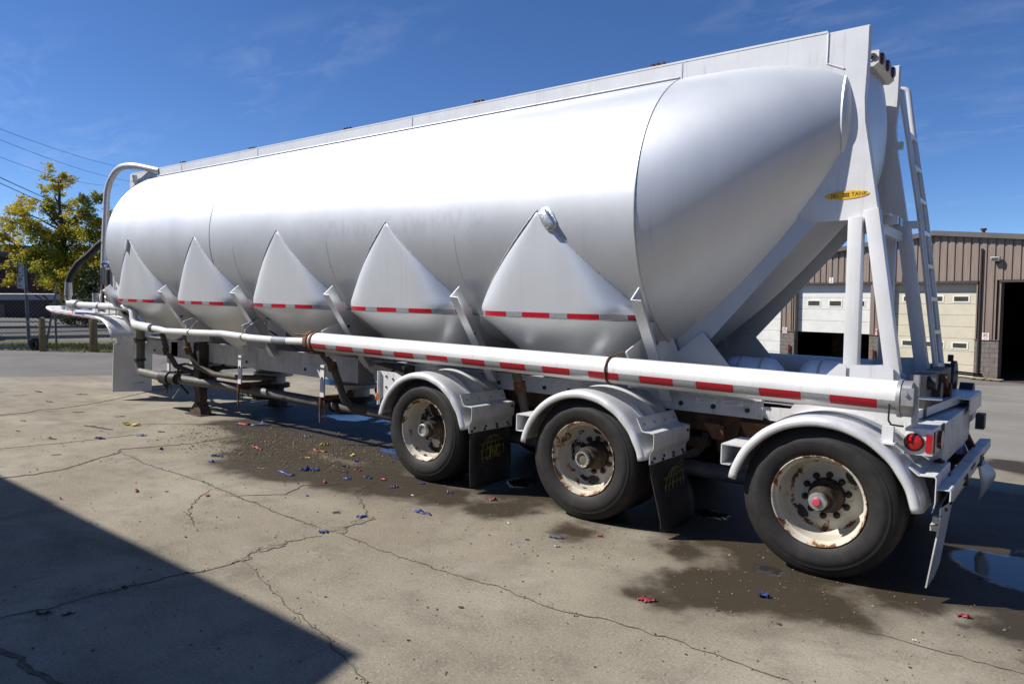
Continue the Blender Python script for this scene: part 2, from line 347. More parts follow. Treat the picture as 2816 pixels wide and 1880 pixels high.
# ------------------------------------------------------------------ ground
def gz(x, y):
    q = 0.26 * x + 0.965 * y; t = max(0.0, min(1.0, (q - 4.5) / 26.0)); t = t * t * (3 - 2 * t) * 0.5 + t * 0.5
    return -1.06 * t
def ground_mat():
    b = NB('concrete_yard'); v = b.pos(); s = b.sep(v)
    flat = b.comb(s[0], s[1], 0.0)
    wob = b.vm('ADD', flat, b.vm('SCALE', b.vm('SUBTRACT', b.noise(flat, 1.6, 5, 0.6, 0, 'Color'), (0.5, 0.5, 0.5))))
    wob_n = [n for n in b.t.nodes if n.type == 'VECT_MATH' and n.operation == 'SCALE'][-1]; wob_n.inputs['Scale'].default_value = 0.75
    n1 = b.noise(flat, 0.45, 6, 0.6, 0.4); n2 = b.noise(flat, 3.2, 6, 0.62); n3 = b.noise(flat, 60, 5, 0.75); n4 = b.noise(flat, 160, 2, 0.6)
    con = b.mix(b.ramp(n1, 0.32, 0.70), (0.235, 0.202, 0.148), (0.335, 0.300, 0.232))
    con = b.mix(b.math('MULTIPLY', b.ramp(n2, 0.42, 0.72), 0.55), con, (0.150, 0.132, 0.104))
    con = b.mix(b.math('MULTIPLY', b.ramp(n3, 0.52, 0.66), 0.55), con, (0.46, 0.41, 0.32))
    con = b.mix(b.math('MULTIPLY', b.ramp(n3, 0.46, 0.34), 0.55), con, (0.085, 0.072, 0.055))
    st_ = b.noise(flat, 0.85, 8, 0.68, 0.8); con = b.mix(b.math('MULTIPLY', b.ramp(st_, 0.54, 0.70), 0.5), con, (0.110, 0.094, 0.070))
    dl = b.noise(flat, 1.9, 7, 0.7, 0.3); con = b.mix(b.math('MULTIPLY', b.ramp(dl, 0.56, 0.68), 0.40), con, (0.340, 0.318, 0.268))
    sk_ = b.noise(flat, 22, 3, 0.6); con = b.mix(b.math('MULTIPLY', b.ramp(sk_, 0.70, 0.735), 0.75), con, (0.035, 0.029, 0.023))
    asp = b.mix(b.ramp(n1, 0.3, 0.7), (0.125, 0.118, 0.108), (0.175, 0.165, 0.150))
    asp = b.mix(b.math('MULTIPLY', b.ramp(n4, 0.5, 0.7), 0.5), asp, (0.26, 0.25, 0.23))
    lot = b.mix(b.ramp(n1, 0.3, 0.7), (0.205, 0.190, 0.165), (0.265, 0.248, 0.218))
    # the older asphalt starts beyond a joint in front of the trailer, the lower lot beyond its far side
    am = b.ramp(b.math('ADD', b.math('ADD', s[0], b.math('MULTIPLY', s[1], -0.52)), b.math('MULTIPLY', b.math('SUBTRACT', n2, 0.5), 1.6)), -15.8, -16.25)
    lm = b.ramp(b.math('ADD', b.math('ADD', b.math('MULTIPLY', s[0], 0.26), b.math('MULTIPLY', s[1], 0.965)), n2), 6.0, 6.8)
    c = b.mix(lm, b.mix(am, con, asp), b.mix(am, lot, asp))
    # oil-dark tracks and dusty clouds
    trk = b.ramp(b.noise(b.mapping(flat, (0.18, 1.6, 1)), 1.5, 5, 0.6, 0.3), 0.55, 0.75)
    c = b.mix(b.math('MULTIPLY', trk, 0.28), c, (0.13, 0.115, 0.095))
    # wet: union of discs and bars on the slab (x, y, radius)
    D = [(-0.45, -0.55, 0.36), (-0.62, -0.92, 0.17), (-0.05, -0.35, 0.36), (0.25, -0.45, 0.24), (-0.2, -0.02, 0.40), (-0.9, -0.05, 0.20), (1.35, 0.0, 0.36), (1.25, -0.42, 0.12), (-1.7, -0.18, 0.2), (-2.5, -0.1, 0.30), (-3.1, -0.2, 0.30), (-3.7, -0.25, 0.42), (-4.3, -0.25, 0.48), (-4.9, -0.45, 0.5), (-5.4, -0.45, 0.55), (-5.9, -0.2, 0.5), (-6.4, 0.1, 0.5), (0.5, 0.1, 0.3), (-7.6, 1.6, 1.0), (0.9, 5.4, 0.5)]
    sdf = None
    for (x, y, r) in D:
        d = b.math('SUBTRACT', b.vm('DISTANCE', wob, (x, y, 0.0)), r)
        sdf = d if sdf is None else b.math('SMOOTH_MIN', sdf, d, 0.18)
    ws = b.sep(wob)
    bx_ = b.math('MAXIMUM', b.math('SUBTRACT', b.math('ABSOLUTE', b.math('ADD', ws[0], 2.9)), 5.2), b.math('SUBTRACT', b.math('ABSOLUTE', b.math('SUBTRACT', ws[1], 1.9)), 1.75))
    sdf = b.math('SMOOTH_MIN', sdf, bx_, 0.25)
    pd_ = None
    for (x, y, r_) in ((1.10, 1.15, 0.48), (1.5, 1.4, 0.5), (-0.28, 0.03, 0.10), (-4.60, 0.62, 0.12), (-4.95, 0.75, 0.14), (-5.6, 1.7, 0.30), (-4.6, 1.5, 0.25), (-7.2, 2.0, 0.35), (-9.4, 1.75, 0.35), (-2.9, 0.7, 0.16), (-1.1, 0.9, 0.12), (-6.5, 2.4, 0.35)):
        d = b.math('SUBTRACT', b.vm('DISTANCE', wob, (x, y, 0.0)), r_)
        pd_ = d if pd_ is None else b.math('MINIMUM', pd_, d)
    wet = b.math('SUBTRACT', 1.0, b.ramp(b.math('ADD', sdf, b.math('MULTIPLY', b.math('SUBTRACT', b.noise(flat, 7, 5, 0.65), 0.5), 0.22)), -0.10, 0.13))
    halo = b.math('SUBTRACT', 1.0, b.ramp(b.math('ADD', sdf, b.math('MULTIPLY', b.math('SUBTRACT', n2, 0.5), 0.4)), -0.05, 0.42))
    c = b.mix(b.math('MULTIPLY', halo, 0.38), c, (0.105, 0.088, 0.062))
    pud = b.math('MULTIPLY', wet, b.math('SUBTRACT', 1.0, b.ramp(b.math('ADD', pd_, b.math('MULTIPLY', b.math('SUBTRACT', n2, 0.5), 0.5)), -0.02, 0.05)))
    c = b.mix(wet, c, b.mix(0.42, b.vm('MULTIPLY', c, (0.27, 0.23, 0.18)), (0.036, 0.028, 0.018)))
    c = b.mix(b.math('MULTIPLY', pud, 0.75), c, (0.030, 0.028, 0.026))
    r = b.lerp(wet, b.lerp(n2, 0.78, 0.95), b.lerp(n2, 0.50, 0.72)); r = b.lerp(pud, r, 0.07)
    b.set(c, r, 0.0, b.lerp(pud, 0.32, 0.36))
    h = b.math('ADD', b.math('MULTIPLY', n3, 0.6), b.math('ADD', b.math('MULTIPLY', n4, 0.35), b.math('MULTIPLY', n2, 0.9)))
    h = b.math('MULTIPLY', h, b.math('SUBTRACT', 1.0, b.math('MULTIPLY', pud, 0.97)))
    b.bump(h, 0.55, 0.012)
    return b.m
M['ground'] = ground_mat()
def grid(xs, ys):
    v = [(x, y, gz(x, y)) for x in xs for y in ys]; n = len(ys)
    f = [(i * n + j, (i + 1) * n + j, (i + 1) * n + j + 1, i * n + j + 1) for i in range(len(xs) - 1) for j in range(n - 1)]
    return v, f
xs = [-900, -400, -200, -120, -80] + [-60 + 2.5 * i for i in range(41)] + [60, 100, 200, 400, 900]
ys = [-900, -300, -100, -40, -20, -10, -5, 0, 2, 4] + [5 + 1.5 * i for i in range(24)] + [50, 70, 120, 250, 500, 900]
gv, gf = grid(xs, ys)
ground = mkobj('ground', gv, gf, M['ground'], smooth=180)
tag(ground, kind='structure')

# cracks and joints in the slab: shallow ragged furrows laid just over the sheet
M['crack'] = mat('crack_dirt', (0.11, 0.092, 0.068), 0.95, 0, 0.4, 20)
M['spall'] = mat('broken_concrete', (0.21, 0.178, 0.132), 0.95, 0, 0.35, 30, (0.06, 0.05, 0.04), 0.6, 0.4)
CR = dict(
 A=(0.030, [(-6.40, -3.6), (-6.5, -3.0), (-6.56, -2.63), (-6.53, -2.32), (-6.57, -2.07), (-6.71, -1.84), (-6.87, -1.63), (-6.94, -1.42), (-7.15, -1.30), (-7.03, -1.01), (-6.90, -0.56), (-7.0, 0.2)]),
 B=(0.020, [(-6.96, -1.37), (-6.37, -1.43), (-5.82, -1.44), (-5.47, -1.42), (-5.15, -1.40), (-4.85, -1.45), (-4.68, -1.45), (-4.35, -1.48), (-4.11, -1.48), (-3.86, -1.52), (-3.61, -1.52), (-3.39, -1.52), (-3.14, -1.54)]),
 C=(0.014, [(-3.11, -1.56), (-3.03, -1.44), (-3.11, -1.25), (-3.14, -1.09), (-3.40, -0.92), (-3.69, -0.75), (-3.81, -0.67), (-3.95, -0.3)]),
 D=(0.013, [(-3.0, -1.50), (-2.92, -1.51), (-2.78, -1.52), (-2.56, -1.54), (-2.33, -1.54), (-2.13, -1.53), (-1.91, -1.54), (-1.68, -1.53), (-1.51, -1.50), (-1.36, -1.49), (-1.21, -1.51), (-1.11, -1.53), (-1.0, -1.53), (-0.87, -1.50), (-0.73, -1.45), (-0.66, -1.44), (-0.46, -1.44), (-0.30, -1.42), (-0.14, -1.44), (0.0, -1.44), (0.14, -1.45), (0.24, -1.45), (0.5, -1.48), (1.2, -1.5)]),
 E=(0.013, [(-3.03, -1.62), (-3.10, -1.85), (-3.10, -2.03), (-3.09, -2.12), (-3.02, -2.28), (-3.0, -2.50), (-3.06, -2.66), (-3.09, -2.92), (-3.10, -3.02), (-3.12, -3.20), (-3.10, -3.39), (-3.15, -3.52), (-3.16, -3.9)]),
 F=(0.011, [(-2.99, -2.28), (-2.71, -2.36), (-2.50, -2.41), (-2.36, -2.46), (-2.12, -2.53), (-1.90, -2.56), (-1.62, -2.63), (-1.40, -2.70), (-1.28, -2.74), (-1.18, -2.77), (-0.95, -2.85), (-0.6, -3.0)]),
 G=(0.012, [(-4.83, -1.49), (-4.57, -1.79), (-4.31, -1.98), (-4.01, -2.10), (-3.79, -2.18)]),
 H=(0.034, [(-2.95, -3.78), (-2.77, -3.73), (-2.66, -3.71), (-2.47, -3.70), (-2.37, -3.69), (-2.20, -3.66), (-2.0, -3.66)]),
 I=(0.009, [(0.42, -0.63), (0.59, -0.61), (0.72, -0.62), (0.85, -0.62), (1.01, -0.61), (1.17, -0.61), (1.5, -0.6)]),
 J=(0.045, [(-10.6, -2.4), (-10.63, -1.55), (-10.65, -1.10), (-10.81, -0.87), (-10.75, -0.70), (-10.9, -0.26), (-11.03, 0.0), (-11.31, 0.43), (-11.9, 1.19), (-12.3, 2.0)]),
 K=(0.020, [(-8.12, -2.6), (-8.07, -2.19), (-7.96, -1.68), (-7.92, -1.27), (-7.9, -0.7)]),
 L=(0.018, [(-8.6, -0.4), (-8.2, 0.0), (-7.9, 0.35), (-7.3, 0.4), (-6.7, 0.5)]),
 N=(0.016, [(-4.5, -1.5), (-4.2, -1.15), (-4.35, -0.85), (-4.1, -0.55)]))
rnd = random.Random(7)
for key, (wd, pts) in CR.items():
    wd *= 0.62 if key not in 'AJH' else 0.8; P = [pts[0]]
    for a, b_ in zip(pts, pts[1:]):                       # ragged subdivision
        L_ = math.dist(a, b_); n = max(1, int(L_ / 0.05))
        nx, ny = -(b_[1] - a[1]) / L_, (b_[0] - a[0]) / L_
        for k in range(1, n + 1):
            t = k / n; j = rnd.uniform(-1, 1) * 0.018 if k < n else 0
            P.append((a[0] + (b_[0] - a[0]) * t + nx * j, a[1] + (b_[1] - a[1]) * t + ny * j))
    v = []; f = []
    for i, q in enumerate(P):
        a = P[max(0, i - 1)]; b_ = P[min(len(P) - 1, i + 1)]; L_ = math.dist(a, b_) or 1
        nx, ny = -(b_[1] - a[1]) / L_, (b_[0] - a[0]) / L_
        w0 = wd * rnd.uniform(0.25, 0.75) * min(1, 0.2 + min(i, len(P) - 1 - i) / 4); w1 = wd * rnd.uniform(0.25, 0.75) * min(1, 0.2 + min(i, len(P) - 1 - i) / 4)
        v += [(q[0] + nx * w0, q[1] + ny * w0, 0.0035), (q[0], q[1], 0.0015), (q[0] - nx * w1, q[1] - ny * w1, 0.0035)]
        if i: k = 3 * i; f += [(k - 3, k, k + 1, k - 2), (k - 2, k + 1, k + 2, k - 1)]
    mkobj('crack', v, f, M['crack'], ground)
for (cx, cy, rx, ry, a) in ((-3.10, -1.25, 0.06, 0.20, 0.0), (-3.04, -1.46, 0.10, 0.06, 0.2), (-3.1, -1.98, 0.07, 0.14, 0.1), (-3.02, -2.27, 0.05, 0.06, 0)):
    n = 22; ring = []
    for k in range(n):
        q = 2 * PI * k / n; w = rnd.uniform(0.6, 1.15); x = math.cos(q) * rx * w; y = math.sin(q) * ry * w
        ring.append((cx + x * math.cos(a) - y * math.sin(a), cy + x * math.sin(a) + y * math.cos(a)))
    v = [(x, y, 0.0038) for x, y in ring] + [(cx + (x - cx) * 0.7, cy + (y - cy) * 0.7, 0.003 + rnd.uniform(0, 0.004)) for x, y in ring] + [(cx, cy, 0.003)]
    f = [(k, (k + 1) % n, n + (k + 1) % n, n + k) for k in range(n)] + [(n + k, n + (k + 1) % n, 2 * n) for k in range(n)]
    mkobj('spalled_patch', v, f, M['spall'], ground)

# ================================================================== TRAILER
T = empty('tank_trailer', (0, 0, 0))
tag(T, 'long silver dry bulk tank trailer with five hoppers and three axles', 'trailer')
YC, R0, ZC = 1.222, 1.215, 2.54                     # tank axis and radius
HX = [-2.335 - 1.89 * k for k in range(5)]
XS, XF = -1.42, -10.72                              # rear seam, front end
def tank_y(z): return YC - math.sqrt(max(0.0, R0 * R0 - (z - ZC) ** 2))

# barrel
def ring(x, y, z, r, n=96): return [(x, y + r * math.cos(2 * PI * k / n), z + r * math.sin(2 * PI * k / n)) for k in range(n)]
mb = MB(); xsn = [XF + (XS - XF) * i / 24 for i in range(25)]
mb.loft([ring(XF - 0.26, YC, ZC, 0.25), ring(XF - 0.22, YC, ZC, 0.70), ring(XF - 0.10, YC, ZC, 1.05), ring(XF - 0.03, YC, ZC, 1.17)] + [ring(x, YC, ZC, R0) for x in xsn], cap=True)
shell = mb.build('tank_shell', M['tank'], T, smooth=50)
def seam(x, parent, r=R0, w=0.010, z=ZC):
    m_ = MB(); m_.revolve([(r - 0.004, -w), (r + 0.003, -w * 0.5), (r + 0.0045, 0), (r + 0.003, w * 0.5), (r - 0.004, w)], (x, YC, z), 'X', 96)
    return m_.build('weld_seam', M['steel'], parent, smooth=60)
seam(XS, shell); seam(-7.62, shell, w=0.005)
for ang, x0, x1 in ((118.0, XF, XS), (178.0, -1.75, -1.0)):
    a = math.radians(ang)
    if ang > 150: continue
    m_ = MB(); m_.tube([(x0, YC + (R0 + 0.0005) * math.cos(a), ZC + (R0 + 0.0005) * math.sin(a)), (x1, YC + (R0 + 0.0005) * math.cos(a), ZC + (R0 + 0.0005) * math.sin(a))], 0.004, 6)
    m_.build('weld_seam', M['tank2'], shell)
for x in (-3.30, -5.20, -7.08):
    m_ = MB(); m_.tube([(x, YC + R0 * math.cos(math.radians(a)), ZC + R0 * math.sin(math.radians(a))) for a in range(188, 226, 3)], 0.0016, 5); m_.build('weld_seam', M['tank2'], shell, smooth=60)
m_ = MB(); a = math.radians(168); m_.tube([(-2.2, YC + R0 * math.cos(a), ZC + R0 * math.sin(a)), (-1.55, YC + R0 * math.cos(a), ZC + R0 * math.sin(a))], 0.003, 6); m_.build('weld_seam', M['steel'], shell)

# sloping rear cone and dished head
mb = MB(); NR = 14; XE, ZE, RE = -0.13, 3.165, 0.59
mb.loft([ring(XS + (XE - XS) * i / NR, YC, ZC + (ZE - ZC) * i / NR - 0.03 * math.sin(PI * i / NR), R0 + (RE - R0) * i / NR + 0.048 * math.sin(PI * i / NR)) for i in range(NR + 1)], cap=False)
cone = mb.build('rear_cone', M['tank'], T, smooth=50)
mb = MB(); mb.revolve([(RE + 0.002, 0), (RE + 0.004, 0.012), (RE - 0.002, 0.020), (RE - 0.02, 0.038), (RE - 0.07, 0.068), (RE - 0.16, 0.100), (RE - 0.3, 0.130), (0.15, 0.150), (0.001, 0.155)], (XE, YC, ZE), 'X', 96)
mb.build('rear_head', M['tank2'], T, smooth=40)

# hoppers -----------------------------------------------------------------
ZT, ZA, HW = 1.632, 2.545, 0.862                    # tape edge, apex, half width at the tape
def sail_y(x, z):
    u = max(0.0, min(1.0, (ZA - z) / (ZA - ZT))); hw = max(1e-4, min(HW, (ZA - z) * 1.04)); t = min(1.0, abs(x) / hw)
    y0 = tank_y(ZA - 0.005) - 0.004 + 0.060 * u ** 1.5; ye = tank_y(z) + 0.012; n = 3.6 + 2.4 * u
    return y0 + max(0.0, ye - y0) * t ** n if ye > y0 else ye - 0.004
def hopper(xc):
    v = []; f = []; NZ, NX = 26, 28
    for i in range(NZ + 1):
        z = ZT + (ZA - ZT) * i / NZ; hw = min(HW, (ZA - z) * 1.04) + (0.0 if i < NZ else 0.001)
        for j in range(NX + 1):
            s_ = -1 + 2 * j / NX; s_ = math.copysign(abs(s_) ** 0.8, s_); x = s_ * hw; v.append((xc + x, sail_y(x, z), z))
    w = NX + 1
    f += [(i * w + j, i * w + j + 1, (i + 1) * w + j + 1, (i + 1) * w + j) for i in range(NZ) for j in range(NX)]
    k0 = len(v)                                      # turned-in lip under the tape
    for j in range(w):
        p = v[j]; v.append((p[0], p[1] + 0.022, ZT - 0.004))
    f += [(j + 1, j, k0 + j, k0 + j + 1) for j in range(NX)]
    # lower cone: rounded rectangle to round outlet
    rings = []; n = 80
    for i in range(15):
        t = i / 14; a_, b_ = 0.955 + (0.20 - 0.955) * t, 1.135 + (0.20 - 1.135) * t; e = 4.6 + (2.0 - 4.6) * min(1, t * 1.6) ** 0.6
        rr = []
        for k in range(n):
            q = 2 * PI * k / n; c, s_ = math.cos(q), math.sin(q)
            rr.append((xc + a_ * math.copysign(abs(c) ** (2 / e), c), YC + b_ * math.copysign(abs(s_) ** (2 / e), s_), ZT - 0.003 - (ZT - 0.64) * t))
        rings.append(rr)
    m_ = MB(); m_.loft(rings); o = m_.build('hopper', M['tank2'], T, smooth=50)
    mkobj('side_sheet', v, f, M['tank2'], o, smooth=35)
    mkobj('side_sheet', [(p[0], 2 * YC - p[1], p[2]) for p in v], [tuple(reversed(q)) for q in f], M['tank2'], o, smooth=35)
    for s_ in (-1, 1):                               # weld bead along both slanting edges
        pts = []
        for i in range(30):
            z = ZA - 0.006 - (ZA - ZT - 0.10) * i / 29; hw = min(HW, (ZA - z) * 1.04); pts.append((xc + s_ * hw * 0.985, min(sail_y(hw * 0.985, z), tank_y(z)) - 0.001, z + (0.002 if i % 2 else -0.002)))
        m_ = MB(); m_.tube(pts, [0.0042 + (0.0016 if i % 2 else 0) for i in range(30)], 6); m_.build('weld_bead', M['weld'], o, smooth=60)
    m_ = MB(); m_.cyl((xc, YC, 0.66), (xc, YC, 0.61), 0.28, 24); m_.cyl((xc, YC, 0.61), (xc, YC, 0.50), 0.17, 20); m_.build('outlet_flange', M['white_dirty'], o)
    m_ = MB(); m_.cyl((xc, YC, 0.50), (xc, YC, 0.44), 0.23, 20); m_.cyl((xc, YC, 0.44), (xc, YC, 0.32), 0.15, 16); m_.box(xc - 0.05, xc + 0.05, YC - 0.55, YC - 0.1, 0.45, 0.49); m_.build('outlet_valve', M['dark'], o)
    return o
def tape_on(fn, x0, x1, z0, z1, m, parent, n=10):
    v = []; f = []
    for i in range(n + 1):
        x = x0 + (x1 - x0) * i / n
        v += [fn(x, z0), fn(x, z1)]
        if i: f.append((2 * i - 2, 2 * i, 2 * i + 1, 2 * i - 1))
    return mkobj('reflective_tape', v, f, m, parent, smooth=60)
rnd = random.Random(3)
for k, xc in enumerate(HX):
    h = hopper(xc)
    x = -0.845; red = True; first = True
    while x < 0.80:
        L_ = (0.07 if first else 0.29) if red else (0.13 if first else 0.18); first = first and red
        x1 = min(x + L_, 0.83)
        if x1 - x > 0.02: tape_on(lambda q, z, c=xc: (c + q, sail_y(q, z) - 0.0025, z), x + 0.002, x1 - 0.002, ZT + 0.006, ZT + 0.048, M['red'] if red else M['silver'], h)
        x = x1; red = not red

# slanted stiffeners in the valleys between the hoppers
for k in range(6):
    x = -1.40 - 1.89 * k
    if k == 5: x = -10.78
    m_ = MB()
    a, b_ = Vector((x, 0.03, 1.835)), Vector((x + 0.02, 0.62, 1.00))
    m_.prism([(-0.02, 1.80), (0.10, 1.90), (0.30, 1.62), (0.70, 1.02), (0.70, 0.98), (0.56, 0.98)], x - 0.012, x, 'X')
    m_.add([(x - 0.012, -0.02, 1.80), (x + 0.075, -0.012, 1.795), (x + 0.075, 0.568, 0.975), (x - 0.012, 0.56, 0.98), (x - 0.012, -0.012, 1.806), (x + 0.075, -0.004, 1.80), (x + 0.075, 0.576, 0.98), (x - 0.012, 0.568, 0.985)], [(0, 1, 2, 3), (7, 6, 5, 4), (0, 4, 5, 1), (1, 5, 6, 2), (2, 6, 7, 3), (3, 7, 4, 0)])
    g = m_.build('stiffener', M['tank2'], T, smooth=25)
    m_ = MB()
    for (yy, zz) in ((0.32, 1.45), (0.44, 1.27)): m_.cyl((x - 0.02, yy, zz), (x + 0.01, yy, zz), 0.016, 8)
    m_.build('bolt', M['dark'], g)
# tube hangers standing off the lower stiffener ends
for x in (-1.52, -5.42, -7.05, -8.55):
    m_ = MB(); m_.prism([(0.13, 1.385), (0.15, 1.40), (0.40, 1.49), (0.52, 1.30), (0.52, 1.10), (0.20, 1.10), (0.17, 1.34)], x - 0.006, x + 0.006, 'X'); m_.build('hanger_plate', M['white'], T)

# catwalk and spill rails on top -------------------------------------------
YP, YF = 0.70, 2 * YC - 0.70
for y, t in ((YP, 0.012), (YF, 0.012)):
    m_ = MB(); m_.prism([(-11.45, 3.30), (-11.45, 3.765), (-11.42, 3.775), (-0.25, 3.762), (-0.25, 3.40), (-0.6, 3.40), (-1.35, 3.55), (-10.6, 3.60), (-10.95, 3.52), (-11.2, 3.30)], y, y + t, 'Y')
    rail = m_.build('spill_rail', M['white'], T)
    m_ = MB(); m_.box(-11.40, -0.26, y - 0.002 if y < 1 else y, y + 0.03, 3.768, 3.784); m_.build('top_cap', M['white'], rail)
    if y < 1:
        for x in (-9.7, -7.62, -4.6, -1.40):
            m_ = MB(); m_.box(x - 0.006, x + 0.006, y - 0.004, y + 0.002, 3.60, 3.764); m_.build('rail_joint', M['fender'], rail)
        m_ = MB(); m_.tube([(-11.40, y - 0.003, 3.66), (-6, y - 0.003, 3.655), (-1.42, y - 0.003, 3.65)], 0.006, 6); m_.build('rail_weld', M['fender'], rail)
m_ = MB(); m_.box(-11.3, -0.4, YP + 0.02, YF - 0.01, 3.70, 3.715); m_.build('catwalk', M['steel'], T)
for x in (-10.0, -8.0, -5.85, -3.66, -1.55):
    m_ = MB(); m_.revolve([(0.30, 0), (0.30, 0.07), (0.31, 0.09), (0.24, 0.13), (0.05, 0.145), (0.001, 0.146)], (x, YC + 0.05, 3.715), 'Z', 28); mh = m_.build('manhole', M['steel'], T)
    m_ = MB()
    for dx in (-0.05, 0.0, 0.05): m_.box(x - 0.22 + dx - 0.014, x - 0.22 + dx + 0.014, 0.965, 1.02, 3.76, 3.905)
    m_.box(x - 0.32, x - 0.10, 0.98, 1.03, 3.76, 3.85); m_.build('lid_clamp', M['rust'], mh)

# rear side plates, posts, ladder -------------------------------------------
PL = [(-0.25, 3.765), (0.018, 3.768), (0.018, 3.55), (0.010, 3.26), (0.022, 3.09), (0.076, 2.79), (0.131, 2.475), (0.132, 2.450), (0.122, 2.424), (0.100, 2.411), (-0.30, 2.405), (-0.44, 2.46), (-0.44, 2.9), (-0.34, 3.42)]
plates = []
for y in (YP, YF):
    sgn = 1 if y == YP else -1; dx = 0.0
    m_ = MB(); m_.prism([(a + dx, b_) for a, b_ in PL], y - 0.004, y + 0.008, 'Y')
    p = m_.build('rear_side_plate', M['white'], T, bevel=0.0)
    m_ = MB()
    edge = PL[1:9]
    for (a, b_) in zip(edge, edge[1:]): m_.bar((a[0] + dx, y + 0.032, a[1]), (b_[0] + dx, y + 0.032, b_[1]), 0.062, 0.012, up=(1, 0, 0))
    m_.build('edge_flange', M['white'], p)
    if y == YP:
        m_ = MB(); m_.tube([(-0.252, y - 0.005, 3.765), (-0.252, y - 0.005, 3.545), (-0.135, y - 0.005, 3.49)], 0.007, 6); m_.build('weld_bead', M['white'], p)
    plates.append(p)
# sloping skirt plates under the cone and the base gussets
for y, mm in ((YP + 0.0095, M['tank']), (YF + 0.02, M['tank'])):
    m_ = MB(); m_.prism([(-0.20, 2.50), (-0.42, 2.64), (-1.36, 1.50), (-1.40, 1.30), (-1.26, 1.30), (-1.09, 1.475)], y, y + 0.010, 'Y'); m_.build('slope_plate', mm, T)
    m_ = MB(); m_.prism([(-1.43, 1.62), (-1.33, 1.385), (-1.117, 1.560), (-0.80, 1.20), (-0.80, 1.06), (-1.62, 1.06), (-1.62, 1.20)], y - 0.045, y - 0.033, 'Y'); m_.build('base_gusset', mm, T)
for y, s_ in ((0.62, 1), (2 * YC - 0.62, -1)):
    m_ = MB(); m_.bar((0.004, y + 0.05 * s_, 2.42), (0.020, y + 0.05 * s_, 1.16), 0.10, 0.095, up=(1, 0, 0)); m_.build('rear_post', M['white'], T, bevel=0.006)
    m_ = MB(); m_.bar((0.105, y + 0.05 * s_, 2.47), (0.318, y + 0.05 * s_, 1.16), 0.10, 0.095, up=(1, 0, 0)); m_.build('slanted_post', M['white'], T, bevel=0.006)
    yy = y - 0.03 if s_ == 1 else y + 0.02
    m_ = MB(); m_.prism([(-0.135, 1.20), (-0.135, 1.29), (-0.05, 1.378), (-0.012, 1.378), (0.0, 1.36), (0.0, 1.20)], yy, yy + 0.012, 'Y'); m_.build('post_gusset', M['white'], T)
    m_ = MB(); m_.prism([(0.024, 1.20), (0.024, 1.36), (0.04, 1.376), (0.28, 1.388), (0.300, 1.37), (0.312, 1.20)], yy, yy + 0.012, 'Y'); m_.build('post_gusset', M['white'], T)
m_ = MB(); m_.box(0.06, 0.12, 0.78, 1.66, 2.33, 2.40); m_.build('cross_tube', M['white'], T)
# badge on the near plate
bm_ = MB(); bm_.prism([(-0.078 + 0.150 * math.cos(2 * PI * k / 40), 2.588 + 0.029 * math.sin(2 * PI * k / 40)) for k in range(40)], YP - 0.008, YP - 0.0042, 'Y')
bo = mkobj('maker_badge', [(x - 0.0, y, z - (x + 0.078) * -0.03) for x, y, z in bm_.v], bm_.f, M['yellow'], T)
for body, xx, sz in (('J&L', -0.155, 0.042), ('TANK', 0.008, 0.040)):
    text('lettering', body, sz, M['ink'], bo, facing((xx - 0.0, YP - 0.0090, 2.588 + 0.03 * (xx + 0.078)), (1, 0, 0.03), (0, 0, 1)))
m_ = MB()
for z in (2.577, 2.599): m_.box(-0.103, -0.058, YP - 0.0098, YP - 0.0082, z - 0.002, z + 0.002)
for x in (-0.098, -0.088, -0.076, -0.066): m_.box(x - 0.0022, x + 0.0022, YP - 0.0098, YP - 0.0082, 2.579, 2.597)
m_.box(-0.088, -0.076, YP - 0.0096, YP - 0.0081, 2.587, 2.590)
m_.build('badge_mark', M['ink'], bo)
# light bar between the plates
m_ = MB(); m_.prism([(-0.06, 3.65), (0.045, 3.648), (0.045, 3.56), (0.01, 3.535), (-0.06, 3.545)], 0.90, 1.44, 'Y'); lb = m_.build('light_bar', M['white'], T)
for y in (0.98, 1.17, 1.36):
    m_ = MB(); m_.revolve([(0.001, 0.022), (0.032, 0.020), (0.042, 0.012), (0.043, 0.0)], (0.045, y, 3.604), 'X', 20); m_.build('marker_lamp', M['darkred'], lb)
m_ = MB(); m_.cyl((0.008, 0.90, 3.605), (0.008, 0.888, 3.605), 0.022, 18); m_.tube([(0.008, 0.886, 3.605), (-0.02, 0.885, 3.595), (-0.05, 0.89, 3.585)], 0.004, 6); m_.build('side_grommet', M['black'], lb)
m_ = MB(); m_.box(0.10, 0.20, 1.02, 1.10, 2.40, 2.46); m_.box(0.06, 0.16, 0.95, 1.4, 2.46, 2.475); m_.build('lamp_shelf', M['white'], T)
m_ = MB(); m_.box(0.16, 0.205, 1.08, 1.19, 2.395, 2.455); m_.build('lower_lamp', M['darkred'], T)
